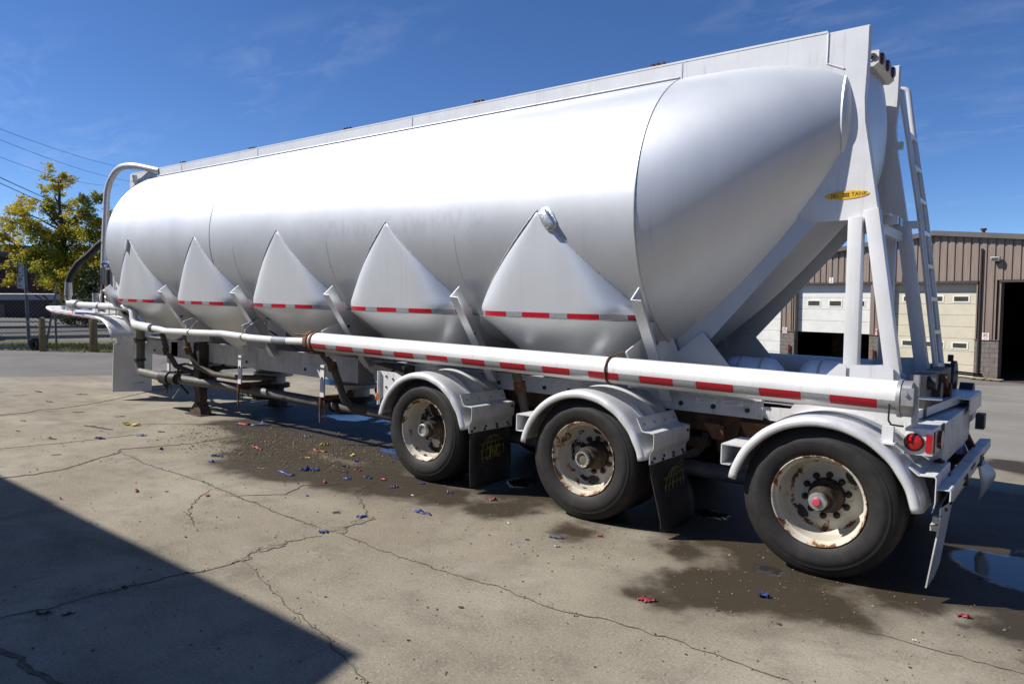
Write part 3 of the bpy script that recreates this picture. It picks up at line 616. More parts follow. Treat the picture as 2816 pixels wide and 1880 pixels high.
# ladder on the far plate
lad = empty('ladder'); lad.parent = T
def ladder_pts(dx, y): return fillet([(-0.05, y, 3.60 + dx), (0.02, y, 3.585 + dx), (0.075, y, 3.30), (0.21, y, 2.55), (0.42, y, 1.05)], 0.14, 7)
m_ = MB(); m_.tube(ladder_pts(0.0, 1.83), 0.022, 10); m_.build('stile', M['fender'], lad, smooth=60)
m_ = MB(); m_.tube(ladder_pts(0.08, 2.13), 0.022, 10); m_.build('stile', M['fender'], lad, smooth=60)
for i in range(8):
    z = 3.22 - i * 0.27; xx = 0.075 + (3.30 - z) * 0.18 if z > 2.55 else 0.21 + (2.55 - z) * 0.14
    m_ = MB(); m_.bar((xx, 1.83, z), (xx, 2.13, z), 0.04, 0.03); m_.build('rung', M['fender'], lad)
for z in (3.12, 2.47):
    m_ = MB(); m_.box(0.02, 0.07 if z > 3 else 0.21, YF + 0.012, 1.80, z - 0.03, z + 0.03); m_.build('ladder_bracket', M['white'], lad)

# hose tubes -----------------------------------------------------------------
def hose_tube(y, name_red):
    A, B = Vector((-5.56, y, 1.268)), Vector((0.45, y, 1.226)); r = 0.105
    m_ = MB(); pts = [A + (B - A) * (i / 30) for i in range(31)]; m_.tube(pts, r, 36); t = m_.build('hose_tube', M['white'], T, smooth=50)
    def cyl_p(x, a):
        s_ = (x - A.x) / (B.x - A.x); zc = A.z + (B.z - A.z) * s_; a = math.radians(a)
        return (x, y - (r + 0.002) * math.cos(a), zc + (r + 0.002) * math.sin(a))
    if name_red:
        x = 0.33
        edges = []
        while x > -5.46: edges.append((max(x - 0.28, -5.47), x, 'red')); edges.append((max(x - 0.458, -5.47), x - 0.28, 'silver')); x -= 0.458
        edges.append((0.33, 0.44, 'silver'))
        for (x0, x1, c) in edges:
            if x1 - x0 < 0.03: continue
            v = []; f = []
            for i, a in enumerate((-41, -32, -23, -14, -6)):
                v += [cyl_p(x0 + 0.002, a), cyl_p(x1 - 0.002, a)]
                if i: f.append((2 * i - 2, 2 * i - 1, 2 * i + 1, 2 * i))
            mkobj('reflective_tape', v, f, M[c], t, smooth=60)
    # front band clamp and rear hinged cap
    m_ = MB(); m_.revolve([(0.10, -0.03), (0.118, -0.03), (0.118, 0.03), (0.10, 0.03)], (-5.54, y, 1.268), 'X', 30); m_.revolve([(0.105, 0.07), (0.116, 0.07), (0.116, 0.10), (0.105, 0.10)], (-5.54, y, 1.268), 'X', 30); m_.box(-5.5, -5.36, y - 0.03, y + 0.03, 1.13, 1.165); m_.tube([(-5.52, y - 0.09, 1.34), (-5.72, y - 0.1, 1.345)], 0.012, 6); m_.build('band_clamp', M['rust'], t)
    zc = 1.224
    m_ = MB(); m_.revolve([(0.107, -0.02), (0.119, -0.02), (0.119, 0.002), (0.107, 0.002)], (0.452, y, zc), 'X', 36); m_.build('rear_collar', M['steel'], t)
    m_ = MB(); m_.revolve([(0.112, 0.0), (0.112, 0.055), (0.10, 0.062), (0.001, 0.066)], (0.456, y, zc), 'X', 36); m_.bar((0.525, y, zc - 0.15), (0.525, y, zc + 0.15), 0.045, 0.03, up=(1, 0, 0)); m_.build('tube_cap', M['steel'], t)
    m_ = MB(); m_.tube([(0.53, y + 0.0, zc + 0.01), (0.60, y + 0.01, zc + 0.012), (0.66, y + 0.03, zc + 0.012)], 0.010, 8); m_.build('cap_handle', M['chrome'], t)
    m_ = MB(); m_.box(0.465, 0.53, y - 0.125, y - 0.09, zc - 0.03, zc + 0.075); m_.cyl((0.49, y - 0.125, zc + 0.04), (0.49, y - 0.14, zc + 0.04), 0.012, 8); m_.build('cap_latch', M['steel'], t)
    m_ = MB(); m_.tube([(0.40, y - 0.11, zc - 0.03), (0.40, y - 0.112, zc - 0.13), (0.41, y - 0.08, zc - 0.16), (0.47, y - 0.03, zc - 0.17)], 0.006, 6); m_.build('latch_rod', M['dark'], t)
    # strap
    m_ = MB(); sx = -1.62; zs = 1.268 - (sx + 5.56) / 6.01 * 0.042
    m_.tube([(sx, y - 0.113 * math.cos(math.radians(a)), zs + 0.113 * math.sin(math.radians(a))) for a in range(-100, 71, 10)] + [(sx + 0.06, y + 0.10, 1.39)], 0.0085, 8); m_.build('tie_strap', M['rust'], t, smooth=60)
    return t
hose_tube(0.10, True)
# the far tube ends in a wider dark flange
y = 2 * YC - 0.10
m_ = MB(); m_.cyl((-5.5, y, 1.22), (0.40, y, 1.20), 0.115, 30); ft = m_.build('hose_tube', M['white'], T, smooth=50)
m_ = MB(); m_.revolve([(0.117, -0.14), (0.124, -0.13), (0.124, 0.0), (0.15, 0.01), (0.15, 0.045), (0.11, 0.05), (0.001, 0.06)], (0.42, y, 1.20), 'X', 30); m_.cyl((0.50, y + 0.02, 1.07), (0.60, y + 0.02, 1.07), 0.10, 24); m_.box(0.40, 0.44, y - 0.02, y + 0.02, 1.34, 1.40); m_.build('end_flange', M['dark'], ft)
m_ = MB(); m_.tube([(0.47, y - 0.03, 1.26), (0.66, y - 0.03, 1.25)], 0.008, 6); m_.tube([(0.47, y + 0.02, 1.24), (0.66, y + 0.03, 1.23)], 0.008, 6); m_.build('lever', M['dark'], ft)

# frame ----------------------------------------------------------------------
for y in (0.66, 2 * YC - 0.66):
    for (x0, x1) in ((-11.0, -5.42), (-5.42, -0.60)):
        z0 = 0.79 if x0 < -6 else 0.90
        m_ = MB(); m_.prism([(x0, z0 + 0.14), (x0 + 0.25, z0), (x1, z0 - (0.03 if x0 < -6 else 0)), (x1, 1.06), (x0, 1.06)], y, y + 0.012, 'Y')
        m_.box(x0 + 0.2, x1 - 0.001, y - 0.03, y + 0.045, 1.045, 1.062)
        fr = m_.build('frame_rail', M['white_dirty'], T)
        xb = x0 + 0.5
        while xb < x1 - 0.1:
            m_ = MB(); m_.cyl((xb, y - 0.012, z0 + 0.06), (xb, y + 0.02, z0 + 0.06), 0.020, 8); m_.build('bolt', M['dark'], fr); xb += 0.28 if x0 > -6 else 1.35
    m_ = MB(); m_.prism([(-0.62, 0.93), (-0.62, 1.00), (0.42, 1.03), (0.42, 0.90), (-0.55, 0.90)], y + 0.014, y + 0.03, 'Y'); m_.build('rear_frame', M['white_dirty'], T)
# ID plates on the rear rail, near side
for x in (-1.06, -0.84):
    m_ = MB(); m_.box(x - 0.085, x + 0.085, 0.652, 0.658, 0.985, 1.035); idp = m_.build('data_plate', M['white'], T)
    m_ = MB(); m_.box(x - 0.075, x + 0.075, 0.6495, 0.6515, 1.022, 1.026); m_.box(x - 0.06, x + 0.06, 0.6495, 0.6515, 1.006, 1.010); m_.box(x - 0.07, x + 0.03, 0.6495, 0.6515, 0.994, 0.998); m_.build('plate_print', M['letter_grey'], idp)
# light patch plate over the rear rail near the last axle
m_ = MB(); m_.prism([(-0.32, 1.035), (-0.29, 1.08), (0.41, 1.115), (0.41, 1.00), (-0.28, 1.00)], 0.40, 0.412, 'Y'); m_.build('fender_skirt', M['white'], T)
for x in (-10.5, -8.95, -7.06, -5.17, -3.28, -1.4, 0.35):
    m_ = MB(); m_.box(x - 0.04, x + 0.04, 0.70, 1.76, 0.92, 1.02); m_.build('cross_member', M['white_dirty'], T)
# rusty suspension under the rear
for y in (0.78, 2 * YC - 0.84):
    m_ = MB(); m_.box(-4.45, 0.45, y, y + 0.06, 0.74, 0.90); sp = m_.build('suspension_beam', M['frame_rust'], T)
    for x in (-4.4, -2.75, -0.92, 0.42):
        m_ = MB(); m_.prism([(x - 0.14, 0.90), (x + 0.14, 0.90), (x + 0.06, 0.58), (x - 0.06, 0.58)], y - 0.03, y + 0.08, 'Y'); m_.build('spring_hanger', M['frame_rust'], sp)
    for x in (-3.65, -1.83, 0.0):
        m_ = MB(); m_.tube([(x - 0.75, y + 0.02, 0.64), (x - 0.3, y + 0.02, 0.60), (x, y + 0.02, 0.585), (x + 0.3, y + 0.02, 0.60), (x + 0.75, y + 0.02, 0.64)], 0.045, 6); m_.build('leaf_spring', M['frame_rust'], sp)
m_ = MB(); m_.prism([(-0.80, 0.86), (-0.58, 0.86), (-0.60, 0.72), (-0.72, 0.72)], 0.70, 0.75, 'Y'); m_.build('rusty_gusset', M['rust'], T)
m_ = MB(); m_.prism([(-1.08, 0.82), (-0.93, 0.82), (-0.90, 0.70), (-1.0, 0.70)], 0.66, 0.70, 'Y'); m_.build('rusty_gusset', M['rust'], T)
for x in (-3.658, -1.829, 0.0):
    m_ = MB(); m_.cyl((x, 0.25, 0.505), (x, 2 * YC - 0.25, 0.505), 0.065, 16); ax = m_.build('axle', M['frame_rust'], T)
    for y in (0.62, 2 * YC - 0.62):
        m_ = MB(); m_.cyl((x, y - 0.09, 0.505), (x, y + 0.09, 0.505), 0.20, 24); m_.build('brake_drum', M['dark'], ax)
    for y in (0.95, 1.5):
        m_ = MB(); m_.cyl((x - 0.22, y, 0.62), (x - 0.40, y, 0.64), 0.085, 16); m_.build('brake_chamber', M['dark'], ax)

# wheels ---------------------------------------------------------------------
RT = 0.505
TY = [(0.292, 0.052), (0.300, 0.030), (0.318, 0.018), (0.345, 0.006), (0.385, 0.000), (0.415, 0.001), (0.418, 0.0035), (0.440, 0.006), (0.442, 0.010), (0.468, 0.020), (0.486, 0.034), (0.491, 0.040), (0.499, 0.052), (0.503, 0.066)]
yy = 0.085
while yy < 0.21: TY += [(0.505, yy), (0.494, yy + 0.003), (0.494, yy + 0.010), (0.505, yy + 0.013)]; yy += 0.04
TY += [(0.503, 0.225), (0.490, 0.250), (0.440, 0.278), (0.385, 0.285), (0.330, 0.272), (0.292, 0.24)]
RIM = [(0.292, 0.060), (0.299, 0.030), (0.302, 0.024), (0.2985, 0.019), (0.292, 0.022), (0.285, 0.045), (0.279, 0.060), (0.270, 0.070), (0.266, 0.130), (0.262, 0.190), (0.258, 0.215), (0.250, 0.226)]
DISC = [(0.250, 0.226), (0.244, 0.240), (0.232, 0.254), (0.208, 0.258), (0.186, 0.250), (0.168, 0.246), (0.120, 0.245)]
def flip(pr, w): return [(r, w - t) for r, t in reversed(pr)]
def wheel(k, xc, near=True):
    y0 = 0.0 if near else 2 * YC
    s_ = 1 if near else -1
    def P(pr): return [(r, s_ * t) for r, t in pr]
    w = empty('wheel', (xc, y0, RT)); w.parent = T
    def tyre(off):
        m_ = MB(); m_.revolve(P([(r, t + off) for r, t in TY]), (0, 0, 0), 'Y', 72)
        m_.v = [(x, y, max(z, -RT + 0.004) if z < 0 else z) for x, y, z in m_.v]
        return m_.build('tyre', M['tyre'], w, smooth=40)
    t1 = tyre(0.0); tyre(0.33)
    if not near:
        m_ = MB(); m_.cyl((0, -0.06, 0), (0, -0.5, 0), 0.29, 24); m_.build('rim', M['white_dirty'], w); return w
    m_ = MB(); m_.revolve(P(RIM), (0, 0, 0), 'Y', 72); rim = m_.build('rim', M['rim%d' % k], w, smooth=35)
    m_ = MB(); m_.revolve(P(DISC), (0, 0, 0), 'Y', 72); m_.build('disc', M['disc%d' % k], rim, smooth=35)
    m_ = MB(); m_.revolve([(0.130, 0.246), (0.001, 0.246)], (0, 0, 0), 'Y', 40); m_.build('hub_flange', M['hub'], rim)
    m_ = MB(); m_.cyl((0, 0.40, 0), (0, 0.62, 0), 0.27, 24); m_.build('inner_rim', M['dark'], rim)
    holes = {0: (30, 210), 1: (266, 86), 2: (222, 42)}[k]
    for a in holes:                                              # oval hand holes
        a = math.radians(a); cx, cz = 0.205 * math.cos(a), 0.205 * math.sin(a)
        v = [(cx + (0.050 * math.cos(q) * -math.sin(a) + 0.027 * math.sin(q) * math.cos(a)), 0.2445, cz + (0.050 * math.cos(q) * math.cos(a) + 0.027 * math.sin(q) * math.sin(a))) for q in [2 * PI * i / 20 for i in range(20)]]
        mkobj('hand_hole', v, [tuple(range(20))], M['black'], rim)
    hb = MB()
    if k == 0: hb.revolve([(0.118, 0.245), (0.112, 0.19), (0.085, 0.16), (0.080, 0.08), (0.062, 0.072), (0.060, 0.040), (0.050, 0.030), (0.001, 0.030)], (0, 0, 0), 'Y', 32)
    elif k == 1: hb.revolve([(0.118, 0.245), (0.112, 0.20), (0.090, 0.17), (0.086, 0.07), (0.066, 0.062), (0.064, 0.030)], (0, 0, 0), 'Y', 32)
    else: hb.revolve([(0.118, 0.245), (0.112, 0.205), (0.088, 0.18), (0.082, 0.10), (0.060, 0.09), (0.058, 0.05), (0.046, 0.045), (0.001, 0.045)], (0, 0, 0), 'Y', 32)
    hub = hb.build('hub', M['hub'] if k != 2 else M['hub_dark'], w, smooth=35)
    if k == 1:
        m_ = MB(); m_.revolve([(0.066, 0.045), (0.068, 0.020), (0.062, 0.012), (0.050, 0.012), (0.046, 0.020), (0.046, 0.030), (0.001, 0.030)], (0, 0, 0), 'Y', 28); m_.build('hub_cap', M['chrome'], hub, smooth=35)
        m_ = MB(); m_.revolve([(0.043, 0.027), (0.02, 0.024), (0.001, 0.023)], (0, 0, 0), 'Y', 24); m_.build('oil_window', mat('oil_window', (0.16, 0.14, 0.09), 0.1, 0, 0.2, 30), hub)
    if k == 0:
        m_ = MB(); m_.revolve([(0.060, 0.034), (0.062, 0.012), (0.056, 0.004), (0.046, 0.006), (0.044, 0.02), (0.001, 0.022)], (0, 0, 0), 'Y', 28); m_.build('hub_cap', M['steel'], hub, smooth=35)
        for i in range(5):
            a = math.radians(20 + i * 72); m_ = MB(); m_.cyl((0.10 * math.cos(a), 0.245, 0.10 * math.sin(a)), (0.10 * math.cos(a), 0.19, 0.10 * math.sin(a)), 0.018, 8); m_.build('wheel_nut', M['hub'], hub)
    if k == 2:
        m_ = MB(); m_.revolve([(0.056, 0.048), (0.058, 0.022), (0.052, 0.010), (0.030, 0.008), (0.028, 0.0)], (0, 0, 0), 'Y', 28); m_.build('hub_cap', M['steel'], hub, smooth=35)
        m_ = MB(); m_.revolve([(0.029, 0.004), (0.022, -0.006), (0.001, -0.008)], (0, 0, 0), 'Y', 20); m_.build('oil_window', mat('pink_hub_plug', (0.62, 0.07, 0.11), 0.35, 0, 0.2, 60), hub)
        m_ = MB(); m_.revolve([(0.045, 0.0), (0.04, 0.022), (0.026, 0.022)], (0, 0.0, 0), 'Y', 24); 
    if k >= 1:
        for i in range(10):
            a = math.radians(i * 36 + 12); m_ = MB(); c, s2 = 0.142 * math.cos(a), 0.142 * math.sin(a)
            m_.revolve([(0.022, 0.247), (0.022, 0.226), (0.016, 0.222), (0.011, 0.206), (0.001, 0.205)], (c, 0, s2), 'Y', 12); m_.build('wheel_nut', M['hub_dark'] if k == 2 else M['hub'], hub)
    if k == 0:
        for a in (232, 262):                                     # two bolt heads on the barrel
            a = math.radians(a); m_ = MB(); c, s2 = math.cos(a), math.sin(a); m_.cyl((0.268 * c, 0.09, 0.268 * s2), (0.255 * c, 0.09, 0.255 * s2), 0.016, 10); m_.build('rim_bolt', M['rust'], rim)
    return w
for k, x in enumerate((-3.658, -1.829, 0.0)):
    wheel(k, x, True); wheel(k, x, False)

# fenders ----------------------------------------------------------------------
def fender(xc, a0=166, a1=12, near=True):
    cz, r = 0.455, 0.612
    prof = [(-0.034, -0.060), (-0.044, -0.050), (-0.047, -0.034), (-0.041, -0.014), (-0.026, -0.003), (-0.005, 0.0), (0.10, 0.003), (0.185, 0.003), (0.195, 0.012), (0.207, 0.012), (0.217, 0.003), (0.38, 0.003), (0.390, 0.012), (0.402, 0.012), (0.412, 0.003), (0.60, 0.0), (0.64, -0.006), (0.655, -0.03)]
    if not near: prof = [(2 * YC - p_[0], p_[1]) for p_ in prof]
    n = 44; v = []; f = []
    for i in range(n + 1):
        a = math.radians(a0 + (a1 - a0) * i / n)
        wob = 0.003 * math.sin(i * 1.3 + xc * 5)
        for (yy_, dr) in prof: v.append((xc + (r + dr + wob * 0.5) * math.cos(a), yy_ + wob * 0.6, cz + (r + dr) * math.sin(a)))
    w = len(prof)
    f = [(i * w + j, i * w + j + 1, (i + 1) * w + j + 1, (i + 1) * w + j) for i in range(n) for j in range(w - 1)]
    o = mkobj('fender', v, f, M['fender'], T, smooth=50)
    md = o.modifiers.new('thick', 'SOLIDIFY'); md.thickness = 0.006; md.offset = 0
    return o
fend = [fender(x, 168 if i else 166, 10 if i == 2 else 13) for i, x in enumerate((-3.658, -1.829, 0.01))]
for x in (-3.658, -1.829, 0.01): fender(x, near=False)
def bolts(pts, m, parent, r=0.013, d=(1, 0, 0), L_=0.012, name='bolt'):
    for p_ in pts:
        q = Vector(p_); b_ = MB(); b_.cyl(q, q + Vector(d) * L_, r, 8, r * 0.75); b_.build(name, m, parent)
def fender_bracket(xc):
    x = xc + 0.56
    prof = [(x - 0.055, 0.905), (x - 0.035, 0.865), (x - 0.010, 0.815), (x + 0.004, 0.806), (x + 0.085, 0.800), (x + 0.094, 0.790), (x + 0.094, 0.690), (x + 0.088, 0.672), (x + 0.068, 0.640), (x + 0.064, 0.620), (x + 0.064, 0.560)]
    back = [(a - 0.005, b_ - 0.005) for a, b_ in reversed(prof)]
    m_ = MB(); m_.prism(prof + back, -0.012, 0.615, 'Y'); o = m_.build('flap_bracket', M['white_dirty'], T, smooth=30)
    bolts([(x + 0.064, 0.06 + 0.16 * i, 0.60) for i in range(4)] + [(x + 0.064, 0.025 + 0.18 * i, 0.575) for i in range(4)] + [(x + 0.094, 0.57, 0.76)], M['dark'], o)
    bolts([(x - 0.025, 0.05 + 0.17 * i, 0.85) for i in range(4)], M['steel'], o, 0.012, (0.8, 0, 0.5))
    return o
def mudflap(x, y0, y1, z0, z1, bow, m, name='mudflap', tilt=0.0):
    v = []; f = []; n, w = 14, 6
    for i in range(n + 1):
        t = i / n; z = z1 + (z0 - z1) * t
        for j in range(w + 1):
            s_ = j / w; v.append((x + bow * math.sin(t * PI * 0.55) ** 2 * (1 + 0.25 * math.sin(s_ * 3)) + 0.006 * math.sin(t * 7 + s_ * 4), y0 + (y1 - y0) * s_ + tilt * t * t, z))
    f = [(i * (w + 1) + j, i * (w + 1) + j + 1, (i + 1) * (w + 1) + j + 1, (i + 1) * (w + 1) + j) for i in range(n) for j in range(w)]
    o = mkobj(name, v, f, m, T, smooth=180); md = o.modifiers.new('thick', 'SOLIDIFY'); md.thickness = 0.009; md.offset = 0
    return o
for i, xc in enumerate((-3.658, -1.829)):
    fender_bracket(xc)
    fl = mudflap(xc + 0.612, 0.008, 0.60, 0.045 if i == 0 else 0.05, 0.575, 0.02 if i == 0 else 0.10, M['black'], tilt=0.0 if i == 0 else 0.03)
    # printed globe emblem with the three letters
    ox, oy, oz = xc + 0.629, 0.33, 0.345; s0 = 0.160
    if i == 1: ox += 0.045
    m_ = MB()
    def ell(ry, rz, a0=0, a1=360, w=0.007): m_.tube([(ox + (0.085 * max(0, (oz - (oz + rz * math.sin(math.radians(a))))) if i == 1 else 0), oy + ry * math.cos(math.radians(a)), oz + rz * math.sin(math.radians(a))) for a in range(a0, a1 + 1, 12)], w * 0.45, 4)
    ell(s0, s0); ell(s0 * 0.62, s0); ell(s0 * 0.22, s0)
    for dz in (-0.6, -0.22, 0.22, 0.6): m_.bar((ox, oy - s0 * 1.15, oz + dz * s0 - 0.01), (ox, oy + s0 * 1.02, oz + dz * s0 + 0.014), 0.005, 0.006)
    if i == 0 or True: m_.build('globe_emblem', M['logo'], fl)
    if i == 0:
        m_ = MB(); k_ = ox + 0.003
        def st(ya, za, yb, zb): m_.bar((k_, oy + ya, oz + za), (k_, oy + yb, oz + zb), 0.006, 0.017)
        st(-0.095, 0.048, -0.02, 0.055); st(-0.045, 0.05, -0.045, -0.055); st(-0.045, -0.055, -0.09, -0.058)
        st(-0.012, 0.05, -0.012, -0.055); st(0.025, 0.055, 0.025, -0.05); st(-0.012, 0.0, 0.025, 0.002)
        st(0.05, 0.055, 0.05, -0.05); st(0.05, -0.05, 0.10, -0.046); st(0.05, 0.052, 0.085, 0.055)
        m_.build('emblem_letters', M['logo'], fl)
        m_ = MB(); 
        for q in (-0.06, 0.0, 0.06): m_.bar((k_, oy + q - 0.012, oz - 0.18 + q * 0.1), (k_, oy + q + 0.012, oz - 0.175 + q * 0.1), 0.004, 0.02)
        m_.build('emblem_caption', M['logo'], fl)
# small box brackets at the fender fronts
for xc in (-1.829, 0.01):
    m_ = MB()
    for (a, b_) in (((xc - 0.66, 0.80), (xc - 0.50, 0.80)), ((xc - 0.66, 0.80), (xc - 0.66, 0.66)), ((xc - 0.66, 0.66), (xc - 0.60, 0.66))): m_.bar((a[0], 0.17, a[1]), (b_[0], 0.17, b_[1]), 0.36, 0.008, up=(0, 0, 1) if a[1] == b_[1] else (1, 0, 0))
    m_.build('fender_bracket', M['white_dirty'], T)
m_ = MB(); m_.box(-4.405, -4.395, 0.08, 0.115, 0.67, 1.02); m_.prism([(-4.40, 1.02), (-4.18, 1.02), (-4.05, 0.98), (-4.05, 0.93), (-4.28, 0.78), (-4.40, 0.72)], 0.115, 0.125, 'Y'); fb = m_.build('fender_bracket', M['white_dirty'], T)
m_ = MB(); m_.sphere((-4.39, 0.07, 0.755), 0.028, 12, (0.7, 0.7, 1.5)); m_.build('amber_marker', M['amber'], fb)
bolts([(-4.3, 0.115, 0.97), (-4.2, 0.115, 0.95), (-4.3, 0.115, 0.86)], M['dark'], fb, 0.012, (0, -1, 0))
# bracket bridging the last fender to the rear end
prof = [(0.50, 0.775), (0.515, 0.815), (0.53, 0.81), (0.575, 0.775), (0.66, 0.78), (0.668, 0.77), (0.668, 0.62), (0.655, 0.56)]
m_ = MB(); m_.prism(prof + [(a - 0.006, b_ - 0.006) for a, b_ in reversed(prof)], 0.03, 0.60, 'Y'); m_.build('flap_bracket', M['white_dirty'], T)

# rear end -------------------------------------------------------------------
m_ = MB(); m_.prism([(0.475, 1.045), (0.63, 1.05), (0.63, 0.885), (0.475, 0.88)], 0.10, 0.52, 'Y'); lbx = m_.build('lamp_box', M['white'], T, bevel=0.004)
m_ = MB(); m_.revolve([(0.056, 0.0), (0.056, -0.012), (0.050, -0.014)], (0.528, 0.10, 0.962), 'Y', 28); m_.build('lamp_grommet', M['black'], lbx)
m_ = MB(); m_.revolve([(0.050, -0.006), (0.046, -0.016), (0.030, -0.022), (0.001, -0.024)], (0.528, 0.10, 0.962), 'Y', 28); m_.build('side_lamp', M['redlens'], lbx)
m_ = MB(); m_.box(0.592, 0.626, 0.094, 0.10, 0.905, 1.015); m_.build('reflector', M['redlens'], lbx)
m_ = MB(); m_.box(0.63, 0.638, 0.115, 0.20, 0.90, 1.03); m_.cyl((0.63, 0.31, 0.965), (0.652, 0.31, 0.965), 0.058, 20); m_.build('tail_lamp', M['darkred'], lbx)
m_ = MB(); m_.box(0.631, 0.634, 0.40, 0.515, 0.885, 1.045); m_.build('box_grime', M['frame_rust'], lbx)
m_ = MB(); m_.box(0.30, 0.63, 0.525, 1.92, 0.76, 1.035); m_.build('rear_beam', M['white_dirty'], T, bevel=0.004)
m_ = MB(); m_.box(0.475, 0.63, 1.93, 2 * YC - 0.10, 0.885, 1.045); lb2 = m_.build('lamp_box', M['white_dirty'], T)
m_ = MB(); m_.box(0.66, 0.72, 1.98, 2.12, 0.83, 0.95); m_.build('tail_lamp', M['dark'], lb2)
m_ = MB(); m_.box(0.40, 0.66, 1.55, 2.30, 1.10, 1.115); m_.box(0.655, 0.665, 1.55, 2.30, 0.985, 1.10); m_.build('rear_step', M['white'], T)
m_ = MB(); m_.bar((0.44, 0.35, 1.075), (0.58, 1.75, 1.10), 0.05, 0.06); m_.build('rear_brace', M['white'], T)
m_ = MB(); m_.box(0.40, 0.50, 0.62, 1.75, 1.05, 1.33); m_.build('tool_rack', M['dark'], T)
for (y, z, r) in ((0.62, 1.28, 0.05), (0.86, 1.2, 0.07), (1.12, 1.26, 0.05), (1.34, 1.17, 0.06)):
    m_ = MB(); m_.cyl((0.45, y + 0.12, z), (0.545, y + 0.12, z), r, 14); m_.build('rack_fitting', M['rust'] if y > 1 else M['dark'], T)
m_ = MB(); m_.box(0.36, 0.425, 0.02, 0.06, 0.955, 1.05); m_.box(0.35, 0.44, -0.02, 0.10, 0.945, 0.955); m_.build('latch_bracket', M['white'], T)
# under-ride bumper: bent channel
prof = [(0.665, 0.700), (0.735, 0.706), (0.742, 0.700), (0.742, 0.640), (0.700, 0.600), (0.695, 0.590), (0.695, 0.520)]
m_ = MB(); m_.prism(prof + [(a - 0.008, b_ - 0.008) for a, b_ in reversed(prof)], 0.06, 2 * YC - 0.06, 'Y'); bp = m_.build('bumper', M['white_dirty'], T, smooth=25)
bolts([(0.698, y, 0.55) for y in (0.22, 0.42, 1.9, 2.1, 2.3)], M['dark'], bp)
for (y, z, w) in ((0.75, 0.665, 0.18), (1.15, 0.675, 0.25), (1.7, 0.66, 0.2)): m_ = MB(); m_.box(0.7425, 0.744, y - w / 2, y + w / 2, z - 0.012, z + 0.012); m_.build('rust_scrape', M['rust'], bp)
for y in (0.55, 2 * YC - 0.55): m_ = MB(); m_.bar((0.60, y, 0.80), (0.69, y, 0.62), 0.07, 0.05); m_.build('bumper_hanger', M['frame_rust'], bp)
m_ = MB(); m_.box(0.655, 0.695, 0.045, 0.13, 0.495, 0.535); m_.box(0.645, 0.685, 0.04, 0.12, 0.45, 0.485); m_.build('flap_clip', mat('cream_clip', (0.55, 0.52, 0.42), 0.6), bp)
def torn_flap(x, y0, y1, low):
    pts = [(y0, 0.53), (y1, 0.53), (y1 - 0.01, low[1]), (y0 + (y1 - y0) * 0.45, low[2]), (y0 + (y1 - y0) * 0.2, low[2] - 0.035), (y0 + 0.005, low[0])]
    m_ = MB(); m_.prism(pts, x - 0.004, x + 0.004, 'X'); o = m_.build('torn_mudflap', M['white_dirty'], T)
    for q in o.data.vertices: q.co.x += -0.05 * ((0.53 - q.co.z) / 0.4) ** 1.5 + 0.02 * math.sin(q.co.y * 6)
    return o
torn_flap(0.690, 0.05, 0.80, (0.09, 0.145, 0.16))
v = []; f = []                                                        # far flap curled up
for i in range(9):
    t = i / 8
    for j in range(6): s_ = j / 5; v.append((0.695 + 0.07 * math.sin(t * 2.9) * (0.3 + s_), 1.98 + 0.36 * s_ + 0.05 * t, 0.53 - 0.30 * t + 0.08 * s_ * t * math.sin(t * 3)))
f = [(i * 6 + j, i * 6 + j + 1, i * 6 + 7 + j, i * 6 + 6 + j) for i in range(8) for j in range(5)]
cf = mkobj('torn_mudflap', v, f, M['white_dirty'], T, smooth=180); cf.modifiers.new('thick', 'SOLIDIFY').thickness = 0.008

# air tanks behind the near tube ----------------------------------------------
for (x0, x1, z, y) in ((-1.09, -0.58, 1.225, 1.05), (-0.44, 0.32, 1.235, 1.0)):
    m_ = MB(); r = 0.13
    prof = [(0.001, 0.0), (0.06, 0.012), (0.10, 0.04), (0.122, 0.08), (r, 0.12), (r, x1 - x0 - 0.12), (0.122, x1 - x0 - 0.08), (0.06, x1 - x0 - 0.01), (0.001, x1 - x0)]
    m_.revolve(prof, (x0, y, z), 'X', 32); at = m_.build('air_tank', mat('sky_tinted_tank', (0.58, 0.70, 0.88), 0.35, 0.05, 0.05, 4), T, smooth=50)  # blue of the reflected sky is put into this base colour
    for xx in (x0 + 0.17, x1 - 0.16): m_ = MB(); m_.revolve([(r, -0.008), (r + 0.006, -0.008), (r + 0.006, 0.008), (r, 0.008)], (xx, y, z), 'X', 32); m_.build('tank_band', M['steel'], at)

# front deck, fender, flap ------------------------------------------------------
m_ = MB(); m_.box(-13.85, -11.9, 0.32, 2 * YC - 0.32, 1.345, 1.40); dk = m_.build('front_deck', M['steel'], T)
def lerp(a, b_, t): return a + (b_ - a) * t
DE = [(-14.02, 1.462), (-13.90, 1.43), (-13.76, 1.405), (-13.6, 1.396)] + [(-13.6 + 1.65 * i / 6, 1.396 - 0.05 * i / 6) for i in range(1, 7)] + [(-11.78, 1.338), (-11.60, 1.315), (-11.45, 1.262), (-11.33, 1.18), (-11.25, 1.09), (-11.20, 1.00)]
m_ = MB(); v = []; f = []
for (x, z) in DE: v += [(x, 0.30, z - 0.028), (x, 0.288, z), (x, 0.30, z + 0.022), (x, 0.34, z + 0.028), (x, 0.60, z + 0.030), (x, 0.61, z + 0.038), (x, 0.63, z + 0.038), (x, 0.64, z + 0.030), (x, 0.93, z + 0.028)]
w = 9
f = [(i * w + j, i * w + j + 1, (i + 1) * w + j + 1, (i + 1) * w + j) for i in range(len(DE) - 1) for j in range(w - 1)]
ff = mkobj('front_fender', v, f, M['white'], T, smooth=50); ff.modifiers.new('thick', 'SOLIDIFY').thickness = 0.008
